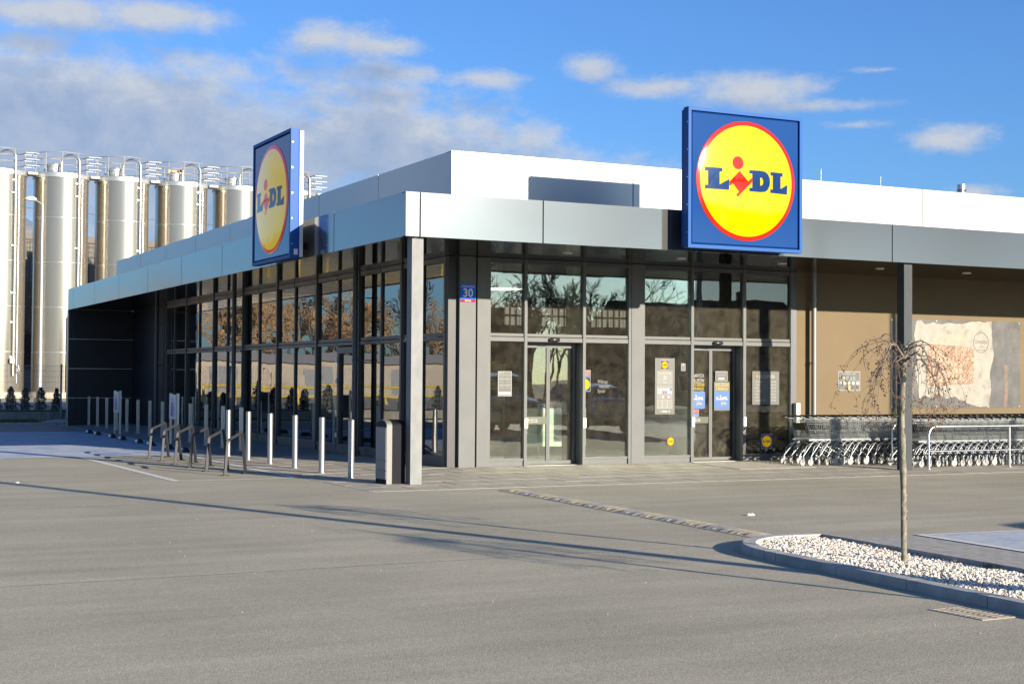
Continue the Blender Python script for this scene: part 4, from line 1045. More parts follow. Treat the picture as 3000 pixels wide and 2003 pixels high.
f.text(b, 'P', -.26, 1.02, .12, 0, 0, sx=.8, bold=.01); f.text(b, '2h', -.25, .93, .05, 0, 0, sx=.8)
b.build('figures', FIG, pl)
copy_tree(t, (.02, 20.72, .02), 0, 'white parking sign with blue figures beyond the bicycle racks, farther of two')

# rubber wheel stops
t = thing('wheel_stop', '', 'wheel stop', group='rubber wheel stops in the blue bays')
b = MB()
A = [(-.075, -.27, 0), (.075, -.27, 0), (.075, .27, 0), (-.075, .27, 0)]; B = [(-.045, -.18, .10), (.03, -.18, .10), (.03, .18, .10), (-.045, .18, .10)]
b.add(A + B, [(3, 2, 1, 0), (4, 5, 6, 7), (0, 1, 5, 4), (1, 2, 6, 5), (2, 3, 7, 6), (3, 0, 4, 7)]); b.build('rubber_block', BLACKRUB, t)
REFL = mat('enamel_reflector', (.80, .70, .60), .4)
for y in (-.045, .085):
    b = MB(); b.add([(-.0715 - .001, y - .052, .022), (-.0715 - .001, y + .052, .022), (-.050 - .001, y + .052, .085), (-.050 - .001, y - .052, .085)], [(0, 1, 2, 3)]); b.add([(-.0715, y - .04, .02), (-.0715, y + .04, .02), (-.049, y + .04, .087), (-.049, y - .04, .087)], [(3, 2, 1, 0)]); b.build('reflector', REFL, t)
for i, y in enumerate((22.0, 20.72, 18.72, 17.43, 15.47, 14.17, 12.37, 10.97)):
    lab = ordn(i) + ' black rubber wheel stop counted from the far end of the blue bays'
    if i == 0: t.location = (-.50, y, .006); t['label'] = lab
    else: copy_tree(t, (-.51 - .008 * i, y, .006), label=lab)

# ------------------------------------------------------------------ speed bump
BY = mat('faded_yellow_rubber', (.60, .49, .31), .85, var=.35, vscale=14, detail=7); BK = mat('dusty_black_rubber', (.40, .375, .33), .85, var=.4, vscale=14, detail=7)
RIBM = mat('worn_rib_rubber', (.07, .065, .06), .8)
bump = thing('speed_bump', 'long rubber speed bump of faded yellow and black modules crossing the asphalt', 'speed bump', (1.1, -1.3, 0), math.atan2(-.055, -1) + math.pi / 2 )
prof = [(0, 0), (0, .006), (.07, .020), (.14, .029), (.24, .029), (.31, .020), (.38, .006), (.38, 0)]
for k in range(13):
    m = BY if k % 2 == 0 else BK
    b = MB(); b.prism([(p[0], p[1]) for p in prof], -.5 * k - .003, -.5 * k - .497, plane='xz'); o = b.build('bump_module', m, bump)
    for q in range(3):
        y = -.5 * k - .10 - q * .15
        c = MB(); c.add([(.03, y, .008), (.03, y - .045, .008), (.09, y - .03, .020), (.09, y, .020), (.03, y, .016), (.03, y - .045, .016), (.09, y - .03, .027), (.09, y, .027)], [(4, 5, 6, 7)[::-1], (0, 1, 5, 4)[::-1], (1, 2, 6, 5)[::-1], (2, 3, 7, 6)[::-1], (3, 0, 4, 7)[::-1]])
        c.build('grip_rib', RIBM if q != 1 else BK, o)
for y, s in ((.0, 1), (-6.5, -1)):
    b = MB(); n = len(prof); A = [(p[0], y, p[1]) for p in prof]; B = [(.19 + (p[0] - .19) * .75, y + s * .2, p[1] * .15) for p in prof]
    b.add(A + B, [(i, (i + 1) % n, (i + 1) % n + n, i + n) for i in range(n)] + [tuple(range(n, 2 * n))]); b.build('end_cap', BK, bump)
bump.rotation_euler = (0, 0, -.055); bump.location = (.945, -1.36, 0)

# ------------------------------------------------------------------ planted island
O2 = Vector((1.09, -8.42)); e1 = Vector((-.068, -1)).normalized(); e2 = Vector((-e1.y, e1.x)) * -1   # e2 points left (towards -x)
if e2.x > 0: e2 = -e2
def isl(a, c, z): p = O2 + e1 * a + e2 * c; return (p.x, p.y, z)
HK = .082
island = thing('planting_island', 'kerbed island of white gravel with a rounded nose in the car park', 'planting island', (*(O2 + e1 * 2 + e2 * .7), 0), world=True)
def kerb_piece(outer, inner, name='kerb_stone', hk=HK):
    b = MB(); n = len(outer); c = .014
    vs = []
    for (a, q) in outer: vs.append(isl(a, q, -.03))
    for (a, q) in outer: vs.append(isl(a, q, hk - c))
    for (o_, i_) in zip(outer, inner):
        d = Vector((i_[0] - o_[0], i_[1] - o_[1])).normalized() * c; vs.append(isl(o_[0] + d.x, o_[1] + d.y, hk))
    for (a, q) in inner: vs.append(isl(a, q, hk))
    for (a, q) in inner: vs.append(isl(a, q, -.03))
    fs = []
    for r in range(4):
        for i in range(n - 1): fs.append((r * n + i, r * n + i + 1, (r + 1) * n + i + 1, (r + 1) * n + i))
    fs.append(tuple(r * n for r in range(5))); fs.append(tuple(r * n + n - 1 for r in range(4, -1, -1)))
    b.add(vs, fs); bm_fix = b.build(name, KERB, island); return bm_fix
Wd, kw = 1.42, .135
left_j = [1.2, 1.38, 2.30, 3.22, 4.14, 5.06, 6.0, 7.0, 8.0, 9.0]
for a0, a1 in zip(left_j[:-1], left_j[1:]): kerb_piece([(a0 + .004, Wd), (a1 - .004, Wd)], [(a0 + .004, Wd - kw), (a1 - .004, Wd - kw)])
cc, rr_ = (1.2, .42), 1.0
angs = [0, 34, 62, 90]
for g0, g1 in zip(angs[:-1], angs[1:]):
    out, inn = [], []
    for k in range(9):
        a = math.radians(g0 + .25 + (g1 - g0 - .5) * k / 8)
        out.append((cc[0] - 1.2 * math.sin(a), cc[1] + rr_ * math.cos(a))); inn.append((cc[0] - (1.2 - kw) * math.sin(a), cc[1] + (rr_ - kw) * math.cos(a)))
    kerb_piece(out, inn)
kerb_piece([(0, .416), (0, .0)], [(kw, .416), (kw, .065)])
for k in range(9): kerb_piece([(.004 + k, 0), (.996 + k, 0)], [(.004 + k + (.0 if k else kw), .065), (.996 + k, .065)])
# soil bed, then the stones
b = MB(); pts = [isl(a, q, .022) for (a, q) in [(9, .05), (9, Wd - .1), (1.2, Wd - .1)] + [(cc[0] - (1.2 - .1) * math.sin(math.radians(t_)), cc[1] + (rr_ - .1) * math.cos(math.radians(t_))) for t_ in range(10, 91, 10)] + [(.1, .05)]]
b.add(pts, [tuple(range(len(pts)))]); b.build('gravel_bed', mat('gravel_bed', (.42, .39, .34), .95, var=.3, vscale=20), island)

def stone_mat():
    m = bpy.data.materials.new('white_gravel'); m.use_nodes = True
    t = m.node_tree; p = t.nodes['Principled BSDF']; geo = N(t, 'ShaderNodeNewGeometry')
    cr = N(t, 'ShaderNodeValToRGB'); e = cr.color_ramp.elements; e[0].color = (.42, .39, .345, 1); e[1].color = (.72, .69, .64, 1)
    for pos, c in ((.25, (.60, .56, .49, 1)), (.60, (.66, .615, .535, 1)), (.86, (.52, .42, .30, 1)), (.93, (.55, .39, .30, 1)), (.96, (.72, .69, .64, 1))): x = e.new(pos); x.color = c
    L(t, geo.outputs['Random Per Island'], cr.inputs[0])
    nz = N(t, 'ShaderNodeTexNoise', inp={'Scale': 60.0, 'Detail': 3.0}); L(t, geo.outputs['Position'], nz.inputs['Vector'])
    k = N(t, 'ShaderNodeMapRange', inp={'To Min': .8, 'To Max': 1.12}); L(t, nz.outputs[0], k.inputs[0])
    v = N(t, 'ShaderNodeVectorMath', operation='SCALE'); L(t, cr.outputs[0], v.inputs[0]); L(t, k.outputs[0], v.inputs['Scale']); L(t, v.outputs[0], p.inputs['Base Color']); p.inputs['Roughness'].default_value = .75
    return m
rng = np.random.default_rng(4)
ph = (1 + 5 ** .5) / 2
ico_v = np.array([(-1, ph, 0), (1, ph, 0), (-1, -ph, 0), (1, -ph, 0), (0, -1, ph), (0, 1, ph), (0, -1, -ph), (0, 1, -ph), (ph, 0, -1), (ph, 0, 1), (-ph, 0, -1), (-ph, 0, 1)]) / (1 + ph ** 2) ** .5
ico_f = np.array([(0, 11, 5), (0, 5, 1), (0, 1, 7), (0, 7, 10), (0, 10, 11), (1, 5, 9), (5, 11, 4), (11, 10, 2), (10, 7, 6), (7, 1, 8), (3, 9, 4), (3, 4, 2), (3, 2, 6), (3, 6, 8), (3, 8, 9), (4, 9, 5), (2, 4, 11), (6, 2, 10), (8, 6, 7), (9, 8, 1)])
NS = 26000
A_ = rng.uniform(.06, 7.0, NS); Q_ = rng.uniform(.07, Wd - .13, NS)
keep = ~((A_ < cc[0]) & (Q_ > cc[1]) & (((A_ - cc[0]) / 1.06) ** 2 + ((Q_ - cc[1]) / .86) ** 2 > 1)) & (A_ > .14)
A_, Q_ = A_[keep], Q_[keep]; n = len(A_)
hgt = .028 + .018 * np.exp(-((Q_ - .65) / .5) ** 2) + .010 * np.sin(A_ * 2.1 + Q_ * 3) + rng.uniform(-.006, .012, n)
sizes = rng.uniform(.0065, .0165, n) * (1 + (rng.random(n) > .93) * .45)
rot = rng.normal(size=(n, 3, 3)); rot = np.linalg.qr(rot)[0]
scl = sizes[:, None] * rng.uniform(.65, 1.25, (n, 3)); scl[:, 2] *= .85
vv = ico_v[None] * rng.uniform(.8, 1.18, (n, 12, 1)) * scl[:, None, :]
vv = np.einsum('nij,nkj->nki', rot, vv)
P0 = np.stack([O2.x + e1.x * A_ + e2.x * Q_, O2.y + e1.y * A_ + e2.y * Q_, hgt], 1)
vv += P0[:, None, :]
ff = (ico_f[None] + (np.arange(n) * 12)[:, None, None]).reshape(-1, 3)
me = bpy.data.meshes.new('gravel'); me.from_pydata(vv.reshape(-1, 3).tolist(), [], ff.tolist()); me.materials.append(stone_mat()); me.update()
o = link('gravel', me, island); o['kind'] = 'stuff'
# fallen leaves and a small weed at the kerb
LEAF = mat('dry_leaf', (.16, .085, .04), .8, var=.3, vscale=30)
rr = random.Random(9); b = MB()
for k in range(60):
    a, q = rr.uniform(.15, 4.6), rr.choice((rr.uniform(.09, .2), rr.uniform(.1, 1.2)))
    if a < 1.2 and q > .5: continue
    p = Vector(isl(a, q, .062)); d = Vector((rr.uniform(-1, 1), rr.uniform(-1, 1), rr.uniform(-.3, .5))).normalized() * rr.uniform(.012, .026); e = d.orthogonal().normalized() * d.length * .4
    b.add([p - d, p + e, p + d, p - e], [(0, 1, 2, 3)])
o = b.build('dry_leaves', LEAF, island); o['kind'] = 'stuff'
b = MB()
for k in range(40):
    p = Vector(isl(2.62 + rr.uniform(-.13, .13), .10 + rr.uniform(-.01, .05), .05)); d = Vector((rr.uniform(-.5, .5), rr.uniform(-.5, .5), 1)).normalized() * rr.uniform(.02, .06); e = d.orthogonal().normalized() * .008
    b.add([p - e, p + e, p + d + e * .6, p + d - e * .6], [(0, 1, 2, 3)])
tag(b.build('kerb_weed', mat('weed_green', (.05, .08, .02), .8, var=.3)), 'small green weed growing at the right kerb of the gravel island', 'weed')

# block paving and blue bay beyond the island
def isl_sheet(name, m, a0, a1, q0, q1, z):
    b = MB(); b.quad(isl(a0, q0, z), isl(a1, q0, z), isl(a1, q1, z), isl(a0, q1, z)); o = b.build(name, m); o['kind'] = 'structure'; return o
isl_sheet('parking_block_paving', PAV_GREY, -.12, 12, -30, -.004, .004)
isl_sheet('accessible_parking_bay', PAV_PALE, -.02, 12, -5.0, -1.32, .008)
b = MB(); b.quad(isl(-.06, -1.22, .012), isl(12, -1.22, .012), isl(12, -1.32, .012), isl(-.06, -1.32, .012)); b.quad(isl(-.04, -1.325, .012), isl(.03, -1.325, .012), isl(.03, -5.0, .012), isl(-.04, -5.0, .012))
cen = (1.0, -2.3)
for k in range(40):
    a0, a1 = 2 * math.pi * k / 40, 2 * math.pi * (k + 1) / 40
    pass
o = b.build('accessible_bay_marking', WHITE_PAINT); o['kind'] = 'structure'

# drain grate
IRON = mat('dusty_cast_iron', (.34, .29, .225), .8, metal=.0, var=.3, vscale=14, detail=6)
t = thing('drain_grate', 'dusty cast iron drain grate set in the asphalt beside the island kerb', 'drain grate', (-.91, -12.61, 0), .02)
b = MB(); b.box(-.15, -.25, -.004, .15, .25, .002); b.build('sump', JOINT, t)
b = MB()
for (x0, y0, x1, y1) in ((-.16, -.26, .16, -.235), (-.16, .235, .16, .26), (-.16, -.235, -.135, .235), (.135, -.235, .16, .235), (-.012, -.235, .012, .235)): b.cbox(x0, y0, -.004, x1, y1, .0055, .002)
b.build('grate_frame', IRON, t)
for k in range(9):
    for x0 in (-.135, .012):
        b = MB(); y = -.222 + k * .0515; b.cbox(x0, y, -.004, x0 + .123, y + .034, .0048, .0015); b.build('grate_bar', IRON, t)

# litter on the asphalt
def crumple(name, label, loc, s, m, seed):
    bm = bmesh.new(); bmesh.ops.create_icosphere(bm, subdivisions=2, radius=1); r_ = random.Random(seed)
    for v in bm.verts: v.co = Vector((v.co.x * s * r_.uniform(.7, 1.5), v.co.y * s * r_.uniform(.5, 1.1), max(0, v.co.z * s * .55 * r_.uniform(.4, 1.3)) + .002))
    me = bpy.data.meshes.new(name); bm.to_mesh(me); bm.free(); me.materials.append(m); o = link(name, me); o.location = loc; return tag(o, label, 'litter')
WR = mat('white_wrapper', (.7, .7, .7), .4)
crumple('crumpled_wrapper', 'crumpled white wrapper lying near the end of the speed bump', (2.05, -5.9, 0), .055, WR, 1)
crumple('paper_scrap', 'tiny white paper scrap on the asphalt at the far left', (-5.15, 2.75, 0), .035, WR, 2)
b = MB()
for k in range(260):
    x, y = rnd.uniform(-7, 8), rnd.uniform(-15, 3); r_ = rnd.uniform(.003, .009)
    b.add([(x - r_, y - r_ * .6, .001), (x + r_, y - r_, .001), (x + r_ * .7, y + r_, .001), (x - r_ * .6, y + r_ * .8, .001), (x, y, r_ * .9)], [(0, 1, 4), (1, 2, 4), (2, 3, 4), (3, 0, 4)])
o = b.build('loose_grit', mat('grit', (.38, .35, .31), .9)); o['kind'] = 'stuff'; o['label'] = 'loose light grit scattered over the asphalt'; o['category'] = 'grit'
# entrance mat
t = thing('entrance_mat', 'pale ribbed entrance mat in front of the right sliding door', 'mat', (7.85, 1.9, 0), world=True)
MATM = mat('entrance_mat_ribs', (.30, .27, .23), .85, var=.15, vscale=10)
for k in range(2):
    x0 = 6.95 + k * .86; b = MB()
    for q in range(14):
        y0 = 1.2 + q * .11; z = pz(9, y0 + .05) + .006; b.box(x0, y0, z - .02, x0 + .85, y0 + .1, z)
    b.build('mat_section', MATM, t)

# ------------------------------------------------------------------ weeping tree
BARK = mat('mossy_bark', (.10, .088, .05), .85, var=.55, vscale=22, detail=7, bump=.004, bscale=60, col2=(.36, .33, .26), stretch=(1, 1, .6))
TWIG = mat('pale_twig', (.20, .155, .12), .75, var=.4, vscale=12); BUD = mat('brown_bud', (.19, .095, .055), .8, var=.4, vscale=30)
def weeping_tree(name, label, base, seed):
    r_ = random.Random(seed)
    t = thing(name, label, 'tree', base, group='weeping trees in the gravel island')
    b = MB(); pts, rs = [], []
    for k in range(17):
        z = 1.93 * k / 16; pts.append((.012 * math.sin(z * 4.1) - .02 * z * (2 - z), .01 * math.sin(z * 5), z - .03)); rs.append(.0265 - .004 * z / 2 + (.006 if k in (7, 9, 12) else 0) + (.008 if k == 0 else 0))
    b.tube(pts, rs, 10)
    for k in range(10):
        z = r_.uniform(.3, 1.6); a = r_.uniform(0, 6.28); b.tube([(.0, 0, z), (.033 * math.cos(a), .033 * math.sin(a), z + .01)], [.012, .009], 6)
    b.build('trunk', BARK, t)
    br, tw, bu = MB(), MB(), MB()
    def bud(p, n):
        for _ in range(n):
            q = Vector(p) + Vector((r_.gauss(0, .012), r_.gauss(0, .012), r_.gauss(0, .014))); s = r_.uniform(.0045, .0095)
            bu.add([q + Vector(d) * s for d in ((1, 0, 0), (-1, 0, 0), (0, 1, 0), (0, -1, 0), (0, 0, 1.3), (0, 0, -1.3))], [(0, 2, 4), (2, 1, 4), (1, 3, 4), (3, 0, 4), (2, 0, 5), (1, 2, 5), (3, 1, 5), (0, 3, 5)])
    def hang(p, d, ln, rad, depth):
        pts = [Vector(p)]; v = Vector(d).normalized(); n = max(4, int(ln / .05)); st = ln / n
        zig = 1
        for k in range(n):
            zig = -zig
            v = (v + Vector((0, 0, -.22)) + Vector((r_.gauss(0, .16), r_.gauss(0, .16), r_.gauss(0, .08))) + v.orthogonal() * .18 * zig).normalized()
            pts.append(pts[-1] + v * st)
            if pts[-1].z < 1.2 + r_.uniform(0, .12): break
        if len(pts) < 3: return
        tw.tube(pts, [rad + (.0012 - rad) * k / (len(pts) - 1) for k in range(len(pts))], 4, caps=False)
        for k in range(1, len(pts)):
            f_ = k / len(pts)
            if r_.random() < .14 + .30 * f_: bud(pts[k], r_.randint(1, 3))
            if depth > 0 and r_.random() < .22: hang(pts[k], Vector((r_.gauss(0, 1), r_.gauss(0, 1), -.3)), ln * r_.uniform(.25, .5), rad * .6, depth - 1)
        bud(pts[-1], 3)
    nb = 13
    for k in range(nb):
        a = 2 * math.pi * k / nb + r_.uniform(-.2, .2); d = Vector((math.cos(a), math.sin(a), 0)); z0 = r_.uniform(1.74, 1.90)
        reach = r_.uniform(.26, .47); rise = r_.uniform(.03, .17); drop = r_.uniform(.15, .5)
        pts = []; side = d.cross(Vector((0, 0, 1)))
        w1, w2 = r_.uniform(-.06, .06), r_.uniform(1.5, 4)
        nn = 14
        for q in range(nn + 1):
            s = q / nn; z = z0 + rise * math.sin(min(1, s * 1.7) * math.pi * .5) - drop * max(0, s - .35) ** 1.7 * 2.0
            p = d * (reach * (s ** .85)) + side * (w1 * math.sin(s * w2 * 2)) + Vector((r_.gauss(0, .006), r_.gauss(0, .006), z + r_.gauss(0, .005))); pts.append(p)
        r0 = r_.uniform(.007, .0125)
        br.tube(pts, [r0 + (.003 - r0) * q / nn for q in range(nn + 1)], 6, caps=False)
        for q in range(3, nn + 1):
            if r_.random() < .32:
                v = (pts[q] - pts[q - 1]).normalized() + Vector((r_.gauss(0, .5), r_.gauss(0, .5), r_.uniform(-.2, .25)))
                hang(pts[q], v, r_.uniform(.15, .6), .0029, 1)
            if r_.random() < .3: bud(pts[q], 3)
        hang(pts[-1], pts[-1] - pts[-2], r_.uniform(.2, .6), .003, 1)
    br.build('branches', TWIG, t); tw.build('twigs', TWIG, t); o = bu.build('buds', BUD, t); o['kind'] = 'stuff'
    return t
weeping_tree('weeping_tree', 'small bare weeping tree with drooping budded twigs in the gravel island', (.375, -10.48, .03), 44)
weeping_tree('weeping_tree', 'second weeping tree farther along the gravel island, outside the picture, casting thin shadows', (.16, -14.3, .03), 5)
# lamp posts of the car park (their long shadows cross the asphalt)
LAMPM = mat('lamp_post_steel', (.42, .43, .43), .45, metal=.6)
t = thing('lamp_post', 'car park lamp post behind the camera that casts the long dark shadow', 'lamp post', (1.5, -16.1, 0))
b = MB(); b.tube([(0, 0, 0), (0, 0, 1.2), (0, 0, 8)], [.11, .10, .075], 14); b.build('post', LAMPM, t)
b = MB(); b.tube([(0, 0, 7.95), (.3, .1, 8.1), (.9, .3, 8.1)], [.03, .03, .03], 8); b.build('arm', LAMPM, t)
b = MB(); b.cbox(.8, .12, 8.05, 1.4, .42, 8.15, .03); b.build('lamp_head', LAMPM, t)
copy_tree(t, (17.6, -12.4, 0), 1.0, 'car park lamp post off to the right casting a shadow on the tan wall')
# ------------------------------------------------------------------ shopping trolleys
WIRE = mat('zinc_wire', (.50, .52, .51), .35, metal=.2); CHROME = mat('trolley_tube', (.27, .285, .295), .32, metal=.7); TGREY = mat('trolley_tyre', (.38, .37, .35), .7); HUB = mat('trolley_hub', (.46, .45, .43), .5); TBLACK = mat('trolley_plastic', (.012, .012, .013), .45)
def make_cart():
    t = thing('shopping_trolley', '', 'shopping trolley', group='nested shopping trolleys by the tan wall')
    # corners of the wire basket: x forward, rear at 0
    RT, RBt, FT, FB = (.06, .27, .865), (.20, .25, .49), (.84, .205, .80), (.78, .19, .47)
    def lerp(a, c, s): return tuple(a[i] + (c[i] - a[i]) * s for i in range(3))
    b = MB(); w = .0036
    for sg in (-1, 1):
        S = lambda p: (p[0], p[1] * sg, p[2])
        for k in range(16):
            s = k / 15; b.tube([S(lerp(RT, FT, s)), S(lerp(RBt, FB, s))], w, 3, caps=False, smooth=False)
        for k, v in enumerate((0, .12, .24, .55, .80, .9, 1)):
            b.tube([S(lerp(RT, RBt, v)), S(lerp(FT, FB, v))], .006 if v in (0, 1) else w, 4 if v in (0, 1) else 3, caps=False, smooth=False)
    for k in range(12):
        s = -1 + 2 * k / 11; b.tube([(FT[0], FT[1] * s, FT[2]), (FB[0], FB[1] * s, FB[2]), (RBt[0], RBt[1] * s, RBt[2])], w, 3, caps=False, smooth=False)
    for v in (0, .25, .5, .75, 1):
        p = lerp(FT, FB, v); b.tube([(p[0], -p[1], p[2]), (p[0], p[1], p[2])], .006 if v == 0 else w, 4, caps=False, smooth=False)
    for v in (.1, .3, .5, .7, .9):
        p = lerp(RBt, FB, v); b.tube([(p[0], -p[1], p[2] - .003), (p[0], p[1], p[2] - .003)], w, 3, caps=False, smooth=False)
    b.build('basket', WIRE, t)
    b = MB()                                                  # hinged rear gate
    for k in range(11):
        s = -1 + 2 * k / 10; b.tube([(RT[0] + .03, RT[1] * s * .95, RT[2] - .04), (RBt[0] + .02, RBt[1] * s * .95, RBt[2] + .01)], w, 3, caps=False, smooth=False)
    for v in (.1, .45, .9): p = lerp(RT, RBt, v); b.tube([(p[0] + .03, -p[1] * .95, p[2]), (p[0] + .03, p[1] * .95, p[2])], .004, 4, caps=False, smooth=False)
    b.build('rear_gate', WIRE, t)
    b = MB(); b.add([(.075, -.17, .785), (.075, .17, .785), (.125, .17, .645), (.125, -.17, .645), (.083, -.17, .785), (.083, .17, .785), (.133, .17, .645), (.133, -.17, .645)], [(0, 1, 2, 3), (7, 6, 5, 4), (0, 4, 5, 1), (2, 6, 7, 3)]); b.build('child_flap', TBLACK, t)
    b = MB(); b.tube([(-.06, -.27, .905), (-.075, -.22, .912), (-.075, .22, .912), (-.06, .27, .905)], .0165, 8); b.build('handle', TBLACK, t)
    b = MB()
    for sg in (-1, 1): b.tube([(-.06, .27 * sg, .905), (.0, .272 * sg, .89), (.06, .27 * sg, .865)], .011, 6)
    b.build('handle_bracket', CHROME, t)
    b = MB()
    for sg in (-1, 1):
        b.tube(soften([(-.02, .29 * sg, .175), (.24, .26 * sg, .455), (.36, .23 * sg, .44), (.80, .17 * sg, .17)], .07), .0145, 7)
        b.tube(soften([(.0, .292 * sg, .20), (.04, .285 * sg, .34), (.20, .262 * sg, .42)], .05), .005, 5)
        b.box(.14, .24 * sg - .015, .455, .34, .24 * sg + .015, .487)
    b.tube([(.26, -.255, .45), (.26, .255, .45)], .010, 6); b.tube([(.74, -.175, .2), (.74, .175, .2)], .010, 6)
    b.build('chassis', CHROME, t)
    for k, (x, y) in enumerate(((-.025, .29), (-.025, -.29), (.80, .17), (.80, -.17))):
        o = MB(); o.lathe([(.0, -.012), (.030, -.012), (.034, -.015), (.060, -.015), (.060, .015), (.034, .015), (.030, .012), (.0, .012)], (0, 0, 0), 18, 0, axis='y')
        for i_ in range(len(o.m)):
            o.m[i_] = 0 if any(abs(math.hypot(o.v[v][0], o.v[v][2])) > .05 for v in o.f[i_]) else 1
        wname = o.build('wheel', [TGREY, HUB], t); wname.location = (x - .018, y, .061); 
        fk = MB(); fk.box(-.006, -.022, -.01, .036, -.017, .085); fk.box(-.006, .017, -.01, .036, .022, .085); fk.box(-.006, -.022, .085, .036, .022, .095); fk.lathe([(.02, .095), (.02, .115), (.0, .116)], (.018, 0, 0), 10)
        fk.build('caster_fork', CHROME, wname)
    return t
cart = make_cart(); first = True
rc = random.Random(2)
def cart_row(n, x0, y0, pitch, rowname):
    global first
    for i in range(n):
        x = x0 + pitch * i + rc.uniform(-.012, .012); y = y0 + rc.uniform(-.008, .008)
        lab = ordn(i) + ' nested shopping trolley from the left in the ' + rowname
        loc = (x, y, pz(9, y) + .002); rz = rc.uniform(-.008, .008)
        if first: cart.location = loc; cart.rotation_euler = (0, 0, rz); cart['label'] = lab; o = cart; first = False
        else: o = copy_tree(cart, loc, rz, lab)
        for ch in o.children:                                  # swivelled casters
            if ch.name.startswith('wheel'): ch.rotation_euler = (0, 0, rc.choice((0, 0, .1, -.15, .5, -.4, 1.2)))
cart_row(34, 8.60, 1.78, .188, 'row along the tan wall')
cart_row(27, 10.42, .86, .202, 'front row behind the handrail')

# trolley bay rails
RAILM = mat('rail_stainless', (.60, .60, .60), .28, metal=1.0, var=.05, vscale=5)
def rail(label, x0, y, n, step):
    t = thing('trolley_rail', label, 'handrail', (x0, y, pz(9, y)))
    b = MB(); b.tube(soften([(0, 0, 0), (0, 0, .775), (n * step, 0, .775)], .13), .0215, 12); b.build('top_rail', RAILM, t)
    b = MB(); b.tube([(0.02, 0, .325), (n * step, 0, .325)], .019, 10); b.build('lower_rail', RAILM, t)
    for k in range(1, n + 1):
        b = MB(); b.tube([(k * step, 0, 0), (k * step, 0, .756)], .020, 10); p = b.build('rail_post', RAILM, t)
    for k in range(n + 1):
        b = MB(); b.lathe([(.05, 0), (.05, .007), (.021, .008)], (k * step, 0, 0), 16); b.build('floor_flange', RAILM, t)
rail('stainless handrail in front of the trolleys, starting right of the dark column', 10.44, .21, 4, 1.99)
rail('stainless handrail between the two trolley rows, starting left of the dark column', 10.55, 1.32, 4, 1.99)

# ------------------------------------------------------------------ far left: kerb, verge, retaining wall, fence, thujas
for i in range(14):
    b = MB(); b.cbox(-12.0 + i * .88, 29.63, -.05, -12.0 + i * .88 + .87, 29.79, .085, .012)
    if i == 0: far_kerb = thing('far_kerb', 'low concrete kerb in front of the grass verge at the far left', 'kerb', (-6, 29.7, 0), world=True)
    b.build('kerb_stone', KERB, far_kerb)
sheet('grass_verge', SOILGRASS, -60, 29.79, 2.1, 32.06, .065)
b = MB(); b.add([(-.75, 29.80, .07), (2.1, 29.80, .07), (2.1, 32.0, .15), (.1, 31.4, .13), (-.5, 30.6, .09)], [(0, 1, 2, 3, 4)]); o = b.build('concrete_apron', EDGE); o['kind'] = 'structure'
wall = thing('retaining_wall', 'low weathered concrete retaining wall below the wire fence', 'wall', (-20, 32.15, 0), world=True)
for i in range(16):
    b = MB(); b.cbox(-46 + i * 3.0, 32.06, -.05, -46 + i * 3.0 + 2.992, 32.28, .375, .01); b.build('wall_section', CONC, wall)
sheet('grass_bank', mat('bank_grass', (.075, .085, .03), .95, var=.5, vscale=3, bump=.02, bscale=14), -80, 32.28, 60, 35.0, .36)
sheet('concrete_yard', mat('pale_yard_concrete', (.42, .38, .30), .9, var=.15, vscale=.6), -80, 35.0, 90, 130, .362)
GR = mat('grass_blades', (.085, .12, .035), .8, var=.5, vscale=8)
b = MB(); rg = random.Random(6)
for k in range(9000):
    if k < 5500: x, y, z = rg.uniform(-3.0, 1.0), rg.choice((rg.uniform(32.3, 33.4), rg.uniform(32.3, 32.5))), .36
    else: x, y, z = rg.uniform(-3.2, -.5), rg.uniform(29.85, 32.04), .065
    h_ = rg.uniform(.03, .11); a = rg.uniform(0, 3.14); dx, dy = .006 * math.cos(a), .006 * math.sin(a); lx, ly = rg.gauss(0, .025), rg.gauss(0, .025)
    b.add([(x - dx, y - dy, z - .01), (x + dx, y + dy, z - .01), (x + lx, y + ly, z + h_)], [(0, 1, 2)])
o = b.build('grass', GR); o['kind'] = 'stuff'; tag(o, 'rough green grass on the verge and bank at the far left', 'grass')
FENCE = mat('fence_galvanised', (.30, .33, .37), .5, metal=.5)
fence = thing('mesh_fence', 'thin galvanised wire mesh fence standing on the retaining wall', 'fence', (-20, 32.03, 0), world=True)
panel_me = None
for i in range(19):
    x0 = -44.6 + i * 2.5
    if panel_me is None:
        b = MB()
        for k in range(50): b.box(k * .05 + .022, -.003, .42, k * .05 + .027, .002, 1.98)
        for k in range(9): b.box(0, -.008, .44 + k * .19, 2.5, -.003, .446 + k * .19)
        o = b.build('mesh_panel', FENCE, fence); panel_me = o.data
    else: o = link('mesh_panel', panel_me, fence)
    o.location = (x0, 32.035, 0)
    b = MB(); b.box(x0 - .03, 31.99, .12, x0 + .03, 32.03, 2.02); b.build('fence_post', FENCE, fence)
THU = mat('thuja_green', (.012, .022, .012), .85, var=.6, vscale=9); THT = mat('thuja_stem', (.08, .05, .03), .9)
